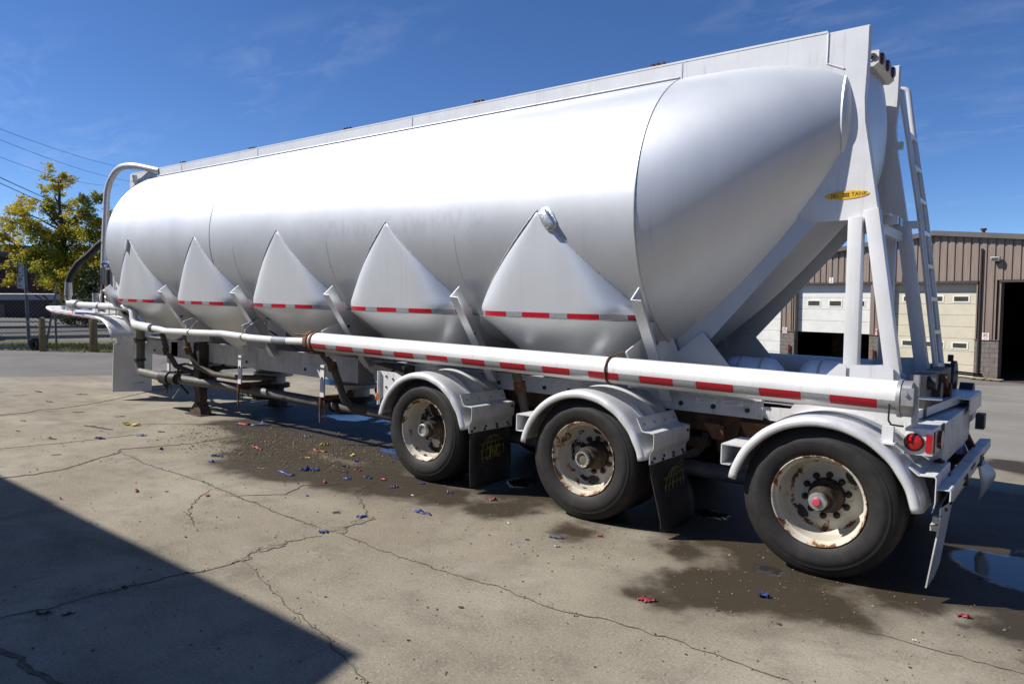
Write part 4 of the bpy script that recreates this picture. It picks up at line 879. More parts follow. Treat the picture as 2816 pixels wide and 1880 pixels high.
for i in range(10):
    x0 = -13.75 + i * 0.19; c = 'red' if i % 2 == 0 else 'silver'; z0 = 1.393 - 0.05 * (x0 + 13.6) / 1.65
    v = [(x0, 0.2845, z0 - 0.022), (x0 + 0.186, 0.2845, z0 - 0.028), (x0 + 0.186, 0.2845, z0 + 0.018), (x0, 0.2845, z0 + 0.024)]
    mkobj('reflective_tape', v + [(a, b_ + 0.003, c_) for a, b_, c_ in v], [(0, 1, 2, 3), (7, 6, 5, 4), (0, 4, 5, 1), (1, 5, 6, 2), (2, 6, 7, 3), (3, 7, 4, 0)], M[c], ff)
m_ = MB(); m_.prism([(0.36, 1.06), (0.95, 1.06), (0.95, 0.94), (0.93, 0.10), (0.29, 0.135), (0.315, 0.93), (0.36, 0.95)], -11.205, -11.195, 'X'); flp = m_.build('front_flap', M['white'], T)
bolts([(-11.195, y, 1.035) for y in (0.42, 0.55, 0.70, 0.88)] + [(-11.195, y, 0.93) for y in (0.40, 0.52)], M['steel'], flp, 0.010)
text('flap_print', 'J & L TANK', 0.05, M['letter_grey'], flp, facing((-11.188, 0.70, 0.26), (0, 1, 0), (0, 0, 1)), squash=0.8)
for x, h in ((-13.65, 0.09), (-13.45, 0.06), (-13.3, 0.05)): m_ = MB(); m_.box(x - 0.05, x + 0.05, 0.42, 0.50, 1.42, 1.42 + h); m_.build('deck_fitting', M['steel'], dk)
# upper air line over the deck with elbow, reducer and black hose
m_ = MB(); m_.tube([(-12.75, 0.28, 1.545), (-10.40, 0.20, 1.545)], 0.055, 20); up = m_.build('upper_air_line', M['white'], T, smooth=50)
for x in (-12.45, -11.5, -11.0, -10.75): m_ = MB(); m_.revolve([(0.054, -0.012), (0.062, -0.012), (0.062, 0.012), (0.054, 0.012)], (x, 0.23, 1.545), 'X', 20); m_.tube([(x, 0.17, 1.56), (x, 0.165, 1.40)], 0.007, 6); m_.build('pipe_clamp', M['steel'], up)
m_ = MB(); m_.cyl((-12.78, 0.28, 1.545), (-12.48, 0.275, 1.545), 0.085, 20); m_.build('check_valve', M['steel'], up)
m_ = MB(); m_.tube(fillet([(-12.74, 0.28, 1.545), (-12.98, 0.29, 1.545), (-12.98, 0.29, 1.83)], 0.12), 0.055, 18); m_.cyl((-12.97, 0.29, 1.70), (-12.96, 0.29, 1.98), 0.068, 18, 0.055); m_.build('pipe_elbow', M['steel'], up, smooth=50)
m_ = MB(); m_.tube([(-12.96, 0.29, 1.95), (-12.90, 0.32, 2.10), (-12.76, 0.38, 2.28), (-12.60, 0.48, 2.42), (-12.42, 0.58, 2.60), (-12.2, 0.68, 2.76), (-11.9, 0.80, 2.86), (-11.5, 0.95, 2.90)], 0.058, 16); m_.build('black_hose', M['hose_black'], T, smooth=60)
m_ = MB(); m_.tube(fillet([(-10.42, 0.20, 1.545), (-10.22, 0.19, 1.545), (-10.10, 0.16, 1.285), (-9.86, 0.14, 1.27)], 0.11), 0.056, 20); m_.tube([(-10.02, 0.15, 1.285), (-9.45, 0.12, 1.262)], 0.064, 20); m_.build('pipe_elbow', M['white'], T, smooth=50)
pts = [(-9.45, 0.12, 1.262), (-9.2, 0.115, 1.255), (-9.0, 0.11, 1.238), (-8.6, 0.11, 1.245), (-8.12, 0.11, 1.252), (-7.5, 0.11, 1.268), (-7.1, 0.11, 1.256), (-6.8, 0.11, 1.245), (-6.15, 0.11, 1.245), (-5.56, 0.10, 1.262)]
m_ = MB(); m_.tube(pts, 0.043, 18); lp = m_.build('lower_air_line', M['white'], T, smooth=60)
for x in (-9.40, -8.30, -6.98): m_ = MB(); m_.revolve([(0.043, -0.014), (0.053, -0.014), (0.053, 0.014), (0.043, 0.014)], (x, 0.112, 1.252), 'X', 18); m_.build('pipe_clamp', M['dark'] if x < -9 else M['steel'], lp)
for x in (-8.30, -6.98): m_ = MB(); m_.tube([(x, 0.11, 1.29), (x + 0.02, 0.14, 1.35), (x - 0.02, 0.22, 1.40), (x + 0.08, 0.30, 1.48)], 0.008, 6); m_.build('wire_tie', M['steel'], lp)
m_ = MB(); m_.tube([(-6.32, 0.11, 1.2455), (-6.02, 0.107, 1.249)], 0.0445, 18); m_.build('pipe_sleeve', mat('grey_sleeve', (0.25, 0.27, 0.32), 0.5), lp)
# drop pipe with sleeve, elbow and coupling
m_ = MB(); m_.tube([(-9.92, 0.16, 1.27), (-10.12, 0.26, 1.16), (-10.20, 0.29, 1.08)], [0.064, 0.068, 0.07], 18); m_.cyl((-10.22, 0.30, 1.09), (-10.23, 0.30, 0.74), 0.072, 20); m_.tube(fillet([(-10.23, 0.30, 0.76), (-10.23, 0.30, 0.545), (-9.45, 0.32, 0.52)], 0.2), 0.066, 18); dp = m_.build('drop_pipe', M['dullpipe'], T, smooth=50)
m_ = MB(); m_.revolve([(0.070, -0.03), (0.095, -0.03), (0.095, 0.02), (0.070, 0.02)], (-10.22, 0.30, 1.06), 'Z', 20); m_.box(-10.35, -10.30, 0.27, 0.31, 0.80, 1.06); m_.revolve([(0.072, -0.02), (0.086, -0.02), (0.086, 0.02), (0.072, 0.02)], (-10.23, 0.30, 0.735), 'Z', 20); m_.build('pipe_collar', M['dark'], dp)
m_ = MB(); m_.cyl((-9.50, 0.31, 0.52), (-9.30, 0.33, 0.52), 0.10, 18); m_.cyl((-9.26, 0.33, 0.52), (-9.12, 0.34, 0.52), 0.085, 18); m_.box(-9.45, -9.38, 0.28, 0.34, 0.37, 0.52); m_.build('coupling', M['dark'], dp)
m_ = MB(); m_.tube([(-9.3, 0.33, 0.52), (-8.6, 0.62, 0.47), (-8.0, 0.86, 0.42), (-6.6, 0.90, 0.40), (-5.0, 0.92, 0.385), (-2.0, 0.95, 0.37), (0.1, 0.96, 0.36)], 0.068, 18); pl = m_.build('product_line', M['dullpipe'], T, smooth=60)
for xc in HX[:4]:
    m_ = MB(); m_.revolve([(0.068, -0.09), (0.088, -0.09), (0.088, -0.06), (0.068, -0.06)], (xc, 0.91, 0.395), 'X', 18); m_.revolve([(0.068, 0.09), (0.088, 0.09), (0.088, 0.06), (0.068, 0.06)], (xc, 0.91, 0.395), 'X', 18); m_.cyl((xc, 1.20, 0.36), (xc, 0.92, 0.39), 0.11, 16); m_.build('line_coupling', M['dark'], pl)
m_ = MB(); m_.box(-11.15, -8.9, 0.64, 0.66, 0.72, 1.0); 
# front support pyramid and blow-down kit
m_ = MB(); m_.prism([(-13.45, 1.42), (-12.55, 2.22), (-12.35, 2.22), (-11.65, 1.72), (-11.65, 1.42)], 0.86, 0.875, 'Y'); m_.build('front_support', M['white'], T)
m_ = MB(); m_.prism([(-12.55, 1.42), (-12.15, 2.20), (-11.9, 2.20), (-11.75, 1.42)], 0.60, 0.612, 'Y'); m_.build('front_support', M['white'], T)
m_ = MB(); m_.cyl((-11.93, 0.50, 1.88), (-11.93, 0.50, 2.19), 0.085, 20); m_.tube(fillet([(-12.0, 0.5, 2.18), (-11.98, 0.5, 2.30), (-11.72, 0.5, 2.25), (-11.66, 0.5, 2.16), (-11.66, 0.5, 1.80)], 0.08), 0.045, 16); m_.build('relief_valve', M['chrome'], T, smooth=50)
m_ = MB(); m_.cyl((-11.78, 0.52, 1.80), (-11.78, 0.52, 2.16), 0.075, 16); m_.box(-12.15, -11.7, 0.46, 0.58, 1.82, 1.87); m_.build('filter_canister', M['dark'], T)
m_ = MB(); m_.tube([(-12.05, 0.5, 1.80), (-11.98, 0.5, 1.70), (-11.85, 0.5, 1.66)], 0.05, 12); m_.cyl((-12.40, 0.52, 1.60), (-12.40, 0.52, 1.76), 0.055, 14); m_.build('gauge_pot', M['steel'], T)
m_ = MB(); m_.tube([(-11.8, 0.45, 1.72), (-11.45, 0.38, 1.60), (-10.6, 0.28, 1.42), (-9.85, 0.22, 1.29)], 0.018, 8); m_.tube([(-11.8, 0.47, 1.68), (-11.0, 0.36, 1.48), (-10.2, 0.3, 1.33), (-9.6, 0.26, 1.20)], 0.010, 6); m_.build('control_line', M['dark'], T)
m_ = MB(); m_.tube([(-11.86, 0.42, 1.90), (-11.80, 0.40, 1.72), (-11.80, 0.38, 1.45)], 0.028, 8); m_.build('control_line', M['rust'], T)
# tall vent pipe hooped over the front of the tank
m_ = MB(); m_.tube(fillet([(-12.02, 0.50, 1.98), (-11.97, 0.50, 2.6), (-11.86, 0.50, 3.60), (-11.42, 0.50, 3.86), (-11.0, 0.56, 3.86), (-10.45, 0.72, 3.74)], 0.26, 8), 0.052, 18); vp = m_.build('vent_pipe', M['fender'], T, smooth=60)
for z in (2.26, 2.62): m_ = MB(); m_.revolve([(0.052, -0.008), (0.059, -0.008), (0.059, 0.008), (0.052, 0.008)], (-11.985, 0.50, z), 'Z', 18); m_.tube([(-11.96, 0.5, z), (-11.7, 0.62, z)], 0.008, 6); m_.build('pipe_clamp', M['dark'], vp)
m_ = MB(); m_.bar((-11.15, 0.64, 3.72), (-11.10, 0.66, 3.50), 0.07, 0.03, up=(1, 0, 0)); m_.build('rail_stay', M['fender'], T)
m_ = MB(); m_.prism([(-9.99, 2.44), (-9.955, 2.555), (-9.915, 2.565), (-9.90, 2.52), (-9.955, 2.38)], -0.03, 0.02, 'Y'); m_.build('welded_pad', M['tank2'], T, bevel=0.008)
FOIL = mat('foil_patch', (0.78, 0.80, 0.80), 0.30, 0.75, 0.12, 25, None, 0, 0.6)
pad = empty('sealed_hatch'); pad.parent = T; pad.location = (-2.225, 0.006, 2.46); pad.rotation_euler = (0, math.radians(-33), math.radians(4)); pad.scale = (0.85, 1, 0.85)
m_ = MB(); m_.prism([(-0.045, -0.12), (0.03, -0.135), (0.075, -0.08), (0.08, 0.03), (0.06, 0.10), (0.0, 0.125), (-0.06, 0.10), (-0.075, 0.0), (-0.07, -0.08)], -0.012, 0.03, 'Y'); m_.build('foil_skirt', FOIL, pad, bevel=0.008)
m_ = MB(); m_.box(-0.045, 0.045, -0.06, 0.0, -0.095, 0.085); m_.build('hatch_cover', FOIL, pad, bevel=0.018)

# landing leg ---------------------------------------------------------------------
for y in (0.50, 2 * YC - 0.64):
    lg = empty('landing_leg'); lg.parent = T
    m_ = MB(); m_.box(-8.96, -8.80, y, y + 0.15, 0.38, 1.34); m_.build('outer_leg', M['dark'], lg, bevel=0.006)
    m_ = MB(); m_.box(-8.945, -8.815, y + 0.015, y + 0.135, 0.06, 0.38); m_.box(-8.975, -8.961, y + 0.02, y + 0.12, 0.36, 0.66); m_.build('inner_leg', M['legsteel'], lg)
    m_ = MB(); m_.prism([(-9.04, 0.014), (-8.72, 0.014), (-8.75, 0.09), (-8.85, 0.18), (-8.91, 0.18), (-9.01, 0.09)], y - 0.01, y + 0.15, 'Y'); m_.build('foot', M['legsteel'], lg)
    m_ = MB(); m_.box(-9.10, -8.66, y - 0.06, y + 0.21, 0.002, 0.013); m_.build('sand_shoe', M['legsteel'], lg)
m_ = MB(); m_.bar((-9.04, 0.80, 0.66), (-9.04, 1.64, 0.66), 0.06, 0.06); m_.bar((-9.04, 0.80, 0.55), (-8.2, 0.9, 0.98), 0.05, 0.05); m_.build('leg_brace', M['dark'], T)
m_ = MB(); m_.tube([(-9.1, 0.62, 0.72), (-9.3, 0.55, 0.72), (-9.42, 0.52, 0.70), (-9.46, 0.5, 0.5), (-9.30, 0.5, 0.38), (-9.12, 0.5, 0.30)], 0.018, 8); m_.build('crank_handle', M['dark'], T, smooth=60)
m_ = MB(); m_.tube([(-9.28, 0.45, 0.36), (-9.42, 0.42, 0.20)], 0.010, 6); m_.build('pull_rod', M['steel'], T)
# blower box, hoses and hangers below the tank
m_ = MB(); m_.box(-9.0, -8.45, 0.82, 1.5, 0.72, 1.20); m_.build('valve_box', M['white_dirty'], T, bevel=0.02)
for path, r, mm in (([(-9.05, 0.42, 1.20), (-9.02, 0.45, 0.95), (-8.86, 0.5, 0.72), (-8.55, 0.6, 0.62), (-8.1, 0.72, 0.60), (-7.75, 0.85, 0.62), (-7.6, 1.0, 0.60)], 0.040, 'hose'),
                    ([(-9.75, 0.42, 1.16), (-9.66, 0.45, 0.9), (-9.48, 0.5, 0.68), (-9.2, 0.6, 0.6), (-9.0, 0.8, 0.6)], 0.040, 'hose'),
                    ([(-5.52, 0.22, 1.13), (-5.48, 0.34, 0.98), (-5.45, 0.40, 0.80), (-5.40, 0.44, 0.60), (-5.32, 0.52, 0.48), (-5.2, 0.62, 0.46)], 0.043, 'hose'),
                    ([(-4.62, 0.50, 1.0), (-4.72, 0.55, 0.86), (-4.9, 0.6, 0.72), (-5.1, 0.7, 0.66), (-5.3, 0.85, 0.68)], 0.026, 'hose_black'),
                    ([(-2.80, 0.34, 1.14), (-2.79, 0.42, 0.98), (-2.76, 0.46, 0.75), (-2.74, 0.5, 0.55)], 0.043, 'hose')):
    m_ = MB(); m_.tube(path, r, 12); ho = m_.build('drop_hose', M[mm], T, smooth=60)
    if mm == 'hose':
        q = Vector(path[1]); m_ = MB(); m_.cyl(q + Vector((0, -0.02, 0.05)), q + Vector((0, 0.01, -0.05)), r + 0.014, 14); m_.build('hose_clamp', M['rust'], ho)
        q = Vector(path[0]); m_ = MB(); m_.cyl(q + Vector((0, -0.03, 0.06)), q + Vector((0.0, 0.02, -0.03)), r * 0.9, 12); m_.build('hose_nipple', M['steel'], ho)
for x in (-9.62, -7.63, -5.82):
    m_ = MB(); m_.bar((x, 0.46, 0.96), (x, 0.455, 0.575), 0.072, 0.022, up=(0, 1, 0)); hb_ = m_.build('valve_bracket', M['white'], T)
    m_ = MB(); m_.box(x - 0.018, x + 0.018, 0.4425, 0.4445, 0.79, 0.815); m_.build('bracket_slot', M['dark'], hb_)
    bolts([(x - 0.02, 0.446, 0.92), (x + 0.02, 0.446, 0.92)], M['dark'], hb_, 0.012, (0, -1, 0))
    m_ = MB(); m_.tube([(x - 0.02, 0.455, 0.575), (x - 0.035, 0.45, 0.42), (x - 0.02, 0.44, 0.26)], [0.028, 0.014, 0.011], 8); m_.tube([(x + 0.03, 0.47, 0.48), (x + 0.035, 0.48, 0.29)], 0.007, 6); m_.build('valve_handle', M['rust'], hb_)
    m_ = MB(); m_.tube([(x - 0.03, 0.455, 0.555), (x + 0.0, 0.9, 0.56), (x - 0.3, 1.1, 0.56)], 0.030, 8); m_.build('valve_shaft', M['frame_rust'], hb_)
m_ = MB(); m_.box(-7.38, -7.22, 0.575, 0.60, 1.325, 1.43); alp = m_.build('marker_plate', M['fender'], T)
m_ = MB(); m_.sphere((-7.30, 0.565, 1.378), 0.035, 16, (1.4, 0.5, 0.85)); m_.build('amber_marker', M['amber'], alp)
m_ = MB(); m_.box(-7.35, -6.8, 0.60, 0.612, 1.22, 1.46); m_.build('marker_backing', M['white_dirty'], T)
m_ = MB(); m_.tube([(-7.0, 0.5, 1.32), (-6.7, 0.5, 1.22), (-6.5, 0.6, 1.08)], 0.010, 6); m_.build('lamp_cable', M['black'], T)
m_ = MB(); m_.box(-4.95, -4.45, 0.50, 0.66, 0.84, 1.04); m_.build('battery_tray', M['dark'], T)
m_ = MB(); m_.box(-9.95, -9.75, 0.66, 0.67, 0.80, 1.02); m_.prism([(-10.7, 1.02), (-10.25, 1.02), (-9.9, 0.80), (-10.05, 0.80)], 0.645, 0.655, 'Y'); m_.build('side_brace', M['white'], T)

# ================================================================== DEBRIS
rnd = random.Random(11)
PLC = {'blue': mat('blue_scrap', (0.022, 0.042, 0.19), 0.45, 0, 0.3, 30), 'red': mat('red_scrap', (0.26, 0.03, 0.04), 0.5, 0, 0.2, 30), 'yellow': mat('yellow_scrap', (0.55, 0.42, 0.05), 0.6, 0, 0.3, 30), 'orange': mat('orange_scrap', (0.42, 0.14, 0.05), 0.6, 0, 0.3, 30), 'white': mat('white_scrap', (0.62, 0.60, 0.56), 0.6, 0, 0.1, 30), 'dark': mat('dark_scrap', (0.025, 0.022, 0.022), 0.7, 0, 0.3, 30)}
r_scale = 0.8
def scrap(x, y, L_, w, col, seed, label, group=None):
    """a torn crumpled bit of film lying on the slab"""
    L_ *= r_scale; w *= r_scale * 0.85
    r = random.Random(seed); n = 9; v = []; f = []; a = r.uniform(-0.5, 0.5) + (0.35 if L_ > 0.1 else r.uniform(-1, 1)); ca, sa = math.cos(a), math.sin(a)
    for i in range(n + 1):
        t = i / n - 0.5; ww = w * (0.35 + 0.65 * math.sin(PI * (i + 0.5) / (n + 1))) * r.uniform(0.5, 1.2); off = r.uniform(-0.35, 0.35) * w
        for s_ in (-0.5, 0.0, 0.5):
            px, py = t * L_, s_ * ww + off; v.append((x + px * ca - py * sa, y + px * sa + py * ca, 0.006 + (abs(r.gauss(0, 0.25)) * w if s_ == 0.0 else r.uniform(0, 0.1) * w)))
        if i: k = 3 * i; f += [(k - 3, k, k + 1, k - 2), (k - 2, k + 1, k + 2, k - 1)]
    o = mkobj('plastic_scrap', v, f, PLC[col], smooth=60); o.modifiers.new('thick', 'SOLIDIFY').thickness = 0.003
    return tag(o, label, 'scrap', group)
scrap(-4.86, -0.70, 0.34, 0.07, 'blue', 1, 'long flat blue plastic strip left of the crumpled blue lump, ahead of the front wheel')
scrap(-4.80, -0.45, 0.24, 0.10, 'blue', 2, 'largest crumpled blue plastic lump on the wet slab ahead of the front wheel')
scrap(-4.55, -0.26, 0.26, 0.04, 'dark', 3, 'thin dark tail of film right of the crumpled blue lump')
scrap(-2.90, -0.72, 0.24, 0.07, 'blue', 4, 'dark blue bow shaped scrap on dry concrete below the first mudflap')
scrap(-3.09, -1.57, 0.10, 0.08, 'blue', 5, 'blue scrap sitting in the slab joint beside the broken concrete')
scrap(-3.18, -1.13, 0.10, 0.08, 'blue', 6, 'blue scrap at the upper end of the broken crack')
scrap(-0.66, -1.06, 0.13, 0.10, 'red', 7, 'bright red scrap on the left lobe of the wet patch by the rear wheel')
scrap(-0.13, -0.53, 0.09, 0.08, 'blue', 8, 'blue scrap in the middle of the wet patch by the rear wheel')
scrap(-2.74, -0.02, 0.13, 0.09, 'red', 9, 'red scrap at the wet edge just behind the first mudflap')
scrap(-1.71, -0.49, 0.15, 0.035, 'blue', 10, 'thin blue strip in front of the middle wheel')
scrap(-1.60, -0.64, 0.05, 0.04, 'white', 12, 'white chip just below the thin blue strip by the middle wheel')
scrap(0.85, -0.03, 0.10, 0.07, 'red', 13, 'faint red smear at the edge of the shadow behind the rear wheel')
scrap(-7.68, 0.55, 0.30, 0.12, 'red', 14, 'red torn film at the shadow edge beside the landing leg')
scrap(-7.50, 0.64, 0.46, 0.14, 'blue', 15, 'pale blue sheet of film next to the red film by the landing leg')
scrap(-8.71, -0.92, 0.70, 0.05, 'dark', 16, 'long dark strip of rubber left of the gravel patch')
scrap(-8.62, -0.53, 0.35, 0.12, 'yellow', 17, 'yellow dirty strap at the right end of the long dark strip')
scrap(-6.11, -0.22, 0.22, 0.07, 'red', 18, 'red ribbon lying across the gravel patch')
scrap(-5.46, 0.17, 0.20, 0.08, 'orange', 19, 'orange brown leaf of plastic on the right of the gravel patch')
scrap(-3.06, -3.44, 0.10, 0.05, 'dark', 20, 'black clump in the building shadow at the lower left')
scrap(-2.95, -3.36, 0.08, 0.04, 'dark', 23, 'small black sliver right of the black clump in the building shadow')
scrap(-3.1, -3.0, 0.05, 0.03, 'dark', 21, 'small dark bit in the shaded slab joint')
many = [(-4.25, -0.42, 'blue', .11), (-4.14, -0.25, 'blue', .12), (-3.98, -0.19, 'red', .11), (-3.43, -1.19, 'blue', .08), (-3.17, -0.11, 'blue', .09), (-4.02, -1.05, 'blue', .05), (-5.22, -1.98, 'red', .09), (-4.64, -1.64, 'red', .08), (-4.79, 0.15, 'blue', .12), (-3.69, -0.32, 'blue', .10), (-7.79, -0.78, 'blue', .14), (-7.92, -1.21, 'blue', .14), (-6.84, -0.99, 'blue', .10), (-5.86, -0.93, 'blue', .12), (-1.49, -0.23, 'red', .06), (-1.85, -0.67, 'blue', .04), (0.69, -0.57, 'white', .04), (-7.88, -0.5, 'blue', .12), (-6.06, -0.75, 'blue', .14), (-11.12, 0.92, 'red', .20), (-5.75, 0.44, 'yellow', .14), (-6.34, 0.6, 'blue', .16), (-4.45, -0.12, 'red', .10), (-4.3, -0.65, 'red', .08), (-3.6, -0.05, 'blue', .08), (-4.7, -0.1, 'blue', .08), (-5.2, -0.75, 'orange', .12), (-3.35, -0.40, 'white', .05), (-2.2, -0.45, 'white', .04), (-5.05, 0.3, 'yellow', .10), (-5.3, -0.12, 'yellow', .08), (-9.4, -0.35, 'dark', .18), (-9.9, -1.4, 'dark', .14), (-8.3, -1.6, 'dark', .2), (-9.1, -1.7, 'dark', .12), (-7.3, -1.9, 'dark', .12), (-10.2, -0.6, 'dark', .2), (-12.2, 0.2, 'dark', .25), (-13.0, -0.2, 'dark', .3), (-11.6, -0.5, 'dark', .2)]
def across(x, y):                                     # how far right a ground point stands in the view
    d = Vector((x, y, 0)) - Vector((1.3088, -4.8886, 1.754)); return d.dot(_r) / d.dot(_f)
ORD = ['first', 'second', 'third', 'fourth', 'fifth', 'sixth', 'seventh', 'eighth', 'ninth', 'tenth', 'eleventh', 'twelfth', 'thirteenth', 'fourteenth', 'fifteenth', 'sixteenth', 'seventeenth', 'eighteenth', 'nineteenth', 'twentieth']
KIND = {'blue': 'small blue plastic scraps on the slab', 'red': 'small red plastic scraps on the slab', 'white': 'tiny white chips on the slab', 'yellow': 'small yellow scraps on the gravel', 'orange': 'small orange strips on the slab', 'dark': 'small dark slivers on the pale slab'}
for c in KIND:
    grp = sorted([q for q in many if q[2] == c], key=lambda q: across(q[0], q[1]))
    for i, (x, y, _c, L_) in enumerate(grp): scrap(x, y, L_, L_ * (0.22 if c in ('dark', 'orange') else 0.6), c, int(900 + x * 37 + y * 91), '%s from the left of the %s' % (ORD[i], KIND[c]) if len(grp) > 1 else 'small orange strip on the dry slab left of the front wheel', KIND[c])
# loose gravel and grit
def pebbles(name, n, fn, smin, smax, m, label, flat=1.0):
    r = random.Random(5); v = []; f = []
    for i in range(n):
        x, y = fn(r); s_ = r.uniform(smin, smax) * (1 if r.random() < 0.9 else 1.7); a = r.uniform(0, PI); k = len(v); h = s_ * r.uniform(0.5, 0.8) * flat
        ring_ = [(math.cos(a + 2 * PI * j / 5) * s_ * r.uniform(0.7, 1.2), math.sin(a + 2 * PI * j / 5) * s_ * r.uniform(0.6, 1)) for j in range(5)]
        v += [(x + p_[0], y + p_[1], 0.003) for p_ in ring_] + [(x + p_[0] * 0.55, y + p_[1] * 0.55, 0.003 + h * r.uniform(0.8, 1.1)) for p_ in ring_]
        f += [(k + j, k + (j + 1) % 5, k + 5 + (j + 1) % 5, k + 5 + j) for j in range(5)] + [tuple(k + 5 + j for j in range(5))]
    o = mkobj(name, v, f, m); return tag(o, label, 'gravel', None, 'stuff')
def gr_mat():
    b = NB('gravel_stones'); n = b.noise(b.pos(), 31, 2, 0.5); n2 = b.noise(b.pos(), 9, 3, 0.5)
    c = b.mix(b.ramp(n, 0.35, 0.65), (0.055, 0.045, 0.032), (0.20, 0.175, 0.13)); c = b.mix(b.math('MULTIPLY', b.ramp(n2, 0.56, 0.64), 0.6), c, (0.40, 0.26, 0.03)); b.set(c, 0.8); return b.m
M['gravel'] = gr_mat()
def gfn(r):
    while True:
        x, y = r.gauss(-5.9, 0.9), r.gauss(0.12, 0.45)
        if -8 < x < -4.3 and -0.9 < y < 1.1: return x, y
pebbles('gravel', 2600, gfn, 0.004, 0.011, M['gravel'], 'patch of loose gravel and yellow grains beside the shadow of the tank')
def crumb(r):
    wd, pts = CR[r.choice('AABBCEEEDDFGJ')]; i = r.randrange(len(pts) - 1); t = r.random(); a, b_ = pts[i], pts[i + 1]
    return a[0] + (b_[0] - a[0]) * t + r.gauss(0, 0.022), a[1] + (b_[1] - a[1]) * t + r.gauss(0, 0.022)
pebbles('crack_crumbs', 800, crumb, 0.002, 0.006, mat('concrete_crumb', (0.26, 0.225, 0.165), 0.95, 0, 0.5, 45), 'crumbled concrete along the cracks in the slab')
M['grit'] = mat('grit', (0.20, 0.175, 0.14), 0.9, 0, 0.5, 60)
def sfn(r):
    while True:
        x, y = r.uniform(-9, 1.8), r.uniform(-3.8, 0.4)
        if r.random() < (1.0 if y > -0.9 else 0.35): return x, y
def fleck(r):
    while True:
        x, y = r.uniform(-14, 1.8), r.uniform(-3.9, 0.8)
        if r.random() < (0.5 if x > -5 else 1.0): return x, y
pebbles('dark_flecks', 420, fleck, 0.004, 0.013, mat('dark_fleck', (0.05, 0.04, 0.03), 0.9, 0, 0.4, 40), 'dark flecks of dirt and chips scattered over the slab', 0.15)
pebbles('grit', 1500, sfn, 0.003, 0.007, M['grit'], 'scattered fine grit over the concrete slab')

# ================================================================== WORKSHOP (right, beyond the lot)
UP = Vector((-0.013, -0.022, 1.0)).normalized(); BA = Vector((0.965, -0.261, 0.006)).normalized(); BN = BA.cross(UP).normalized()    # wall right, up, outward normal
BO = Vector((-1.454, 31.71, -1.039))
bld = bpy.data.objects.new('workshop', None); COL.objects.link(bld)
bld.matrix_world = Matrix(((BA.x, -BN.x, UP.x, BO.x), (BA.y, -BN.y, UP.y, BO.y), (BA.z, -BN.z, UP.z, BO.z), (0, 0, 0, 1)))     # local x along wall, y into the building, z up
tag(bld, 'low gabled workshop with brown ribbed metal siding and cream overhead doors', 'building')
def siding_mat():
    b = NB('brown_siding'); v = b.co('Object'); n = b.noise(b.mapping(v, (3, 3, 0.25)), 3, 5, 0.6); n2 = b.noise(b.pos(), 0.7, 4)
    c = b.mix(b.ramp(n, 0.3, 0.75), (0.205, 0.155, 0.122), (0.270, 0.210, 0.168)); c = b.mix(b.math('MULTIPLY', b.ramp(n2, 0.5, 0.7), 0.3), c, (0.22, 0.195, 0.18)); b.set(c, 0.5, 0.1); return b.m
M['siding'] = siding_mat()
M['block'] = mat('grey_brown_block', (0.165, 0.142, 0.125), 0.9, 0, 0.18, 7, (0.09, 0.075, 0.065), 0.4, 0.3)
M['mortar'] = mat('mortar', (0.12, 0.105, 0.092), 0.95, 0, 0.1, 12)
M['door_cream'] = mat('cream_door', (0.58, 0.53, 0.40), 0.5, 0, 0.05, 2, (0.40, 0.35, 0.26), 0.3)
M['door_white'] = mat('white_door', (0.66, 0.66, 0.62), 0.5, 0, 0.05, 2, (0.45, 0.42, 0.36), 0.3)
M['glass'] = mat('dark_pane', (0.055, 0.055, 0.045), 0.08, 0, 0.2, 4)
M['trim'] = mat('dark_brown_trim', (0.055, 0.042, 0.036), 0.5, 0.1, 0.15, 5)
M['inside'] = mat('dim_interior', (0.05, 0.045, 0.042), 0.9, 0, 0.3, 2)
M['winframe'] = mat('white_window_frame', (0.72, 0.71, 0.66), 0.5, 0, 0.04, 4)
def roof_h(s): return 6.42 - 0.112 * abs(s + 2.66)
OPEN = [(-19.2, -14.9, 4.16), (-14.3, -10.35, 4.16), (-9.50, -5.52, 4.16), (-4.55, -0.93, 4.13), (0.0, 4.5, 4.16), (5.4, 9.2, 4.16)]
SL, SR = -20.0, 11.0
xs_ = SL
while xs_ < SR - 0.01:                       # one ribbed sheet per pitch
    w = 0.315; mid = xs_ + w / 2; zb = 1.70
    for (a, b_, h) in OPEN:
        if a - 0.02 < mid < b_ + 0.02: zb = h + 0.10
    zt = roof_h(mid) - 0.05
    prof = [(0.0, 0.0), (0.195, 0.0), (0.215, 0.045), (0.290, 0.045), (0.315, 0.0)]
    v = [(xs_ + p_[0], p_[1], z) for z in (zb, zt) for p_ in prof]
    mkobj('siding_sheet', v, [(i, i + 1, i + 6, i + 5) for i in range(4)], M['siding'], bld)
    xs_ += w
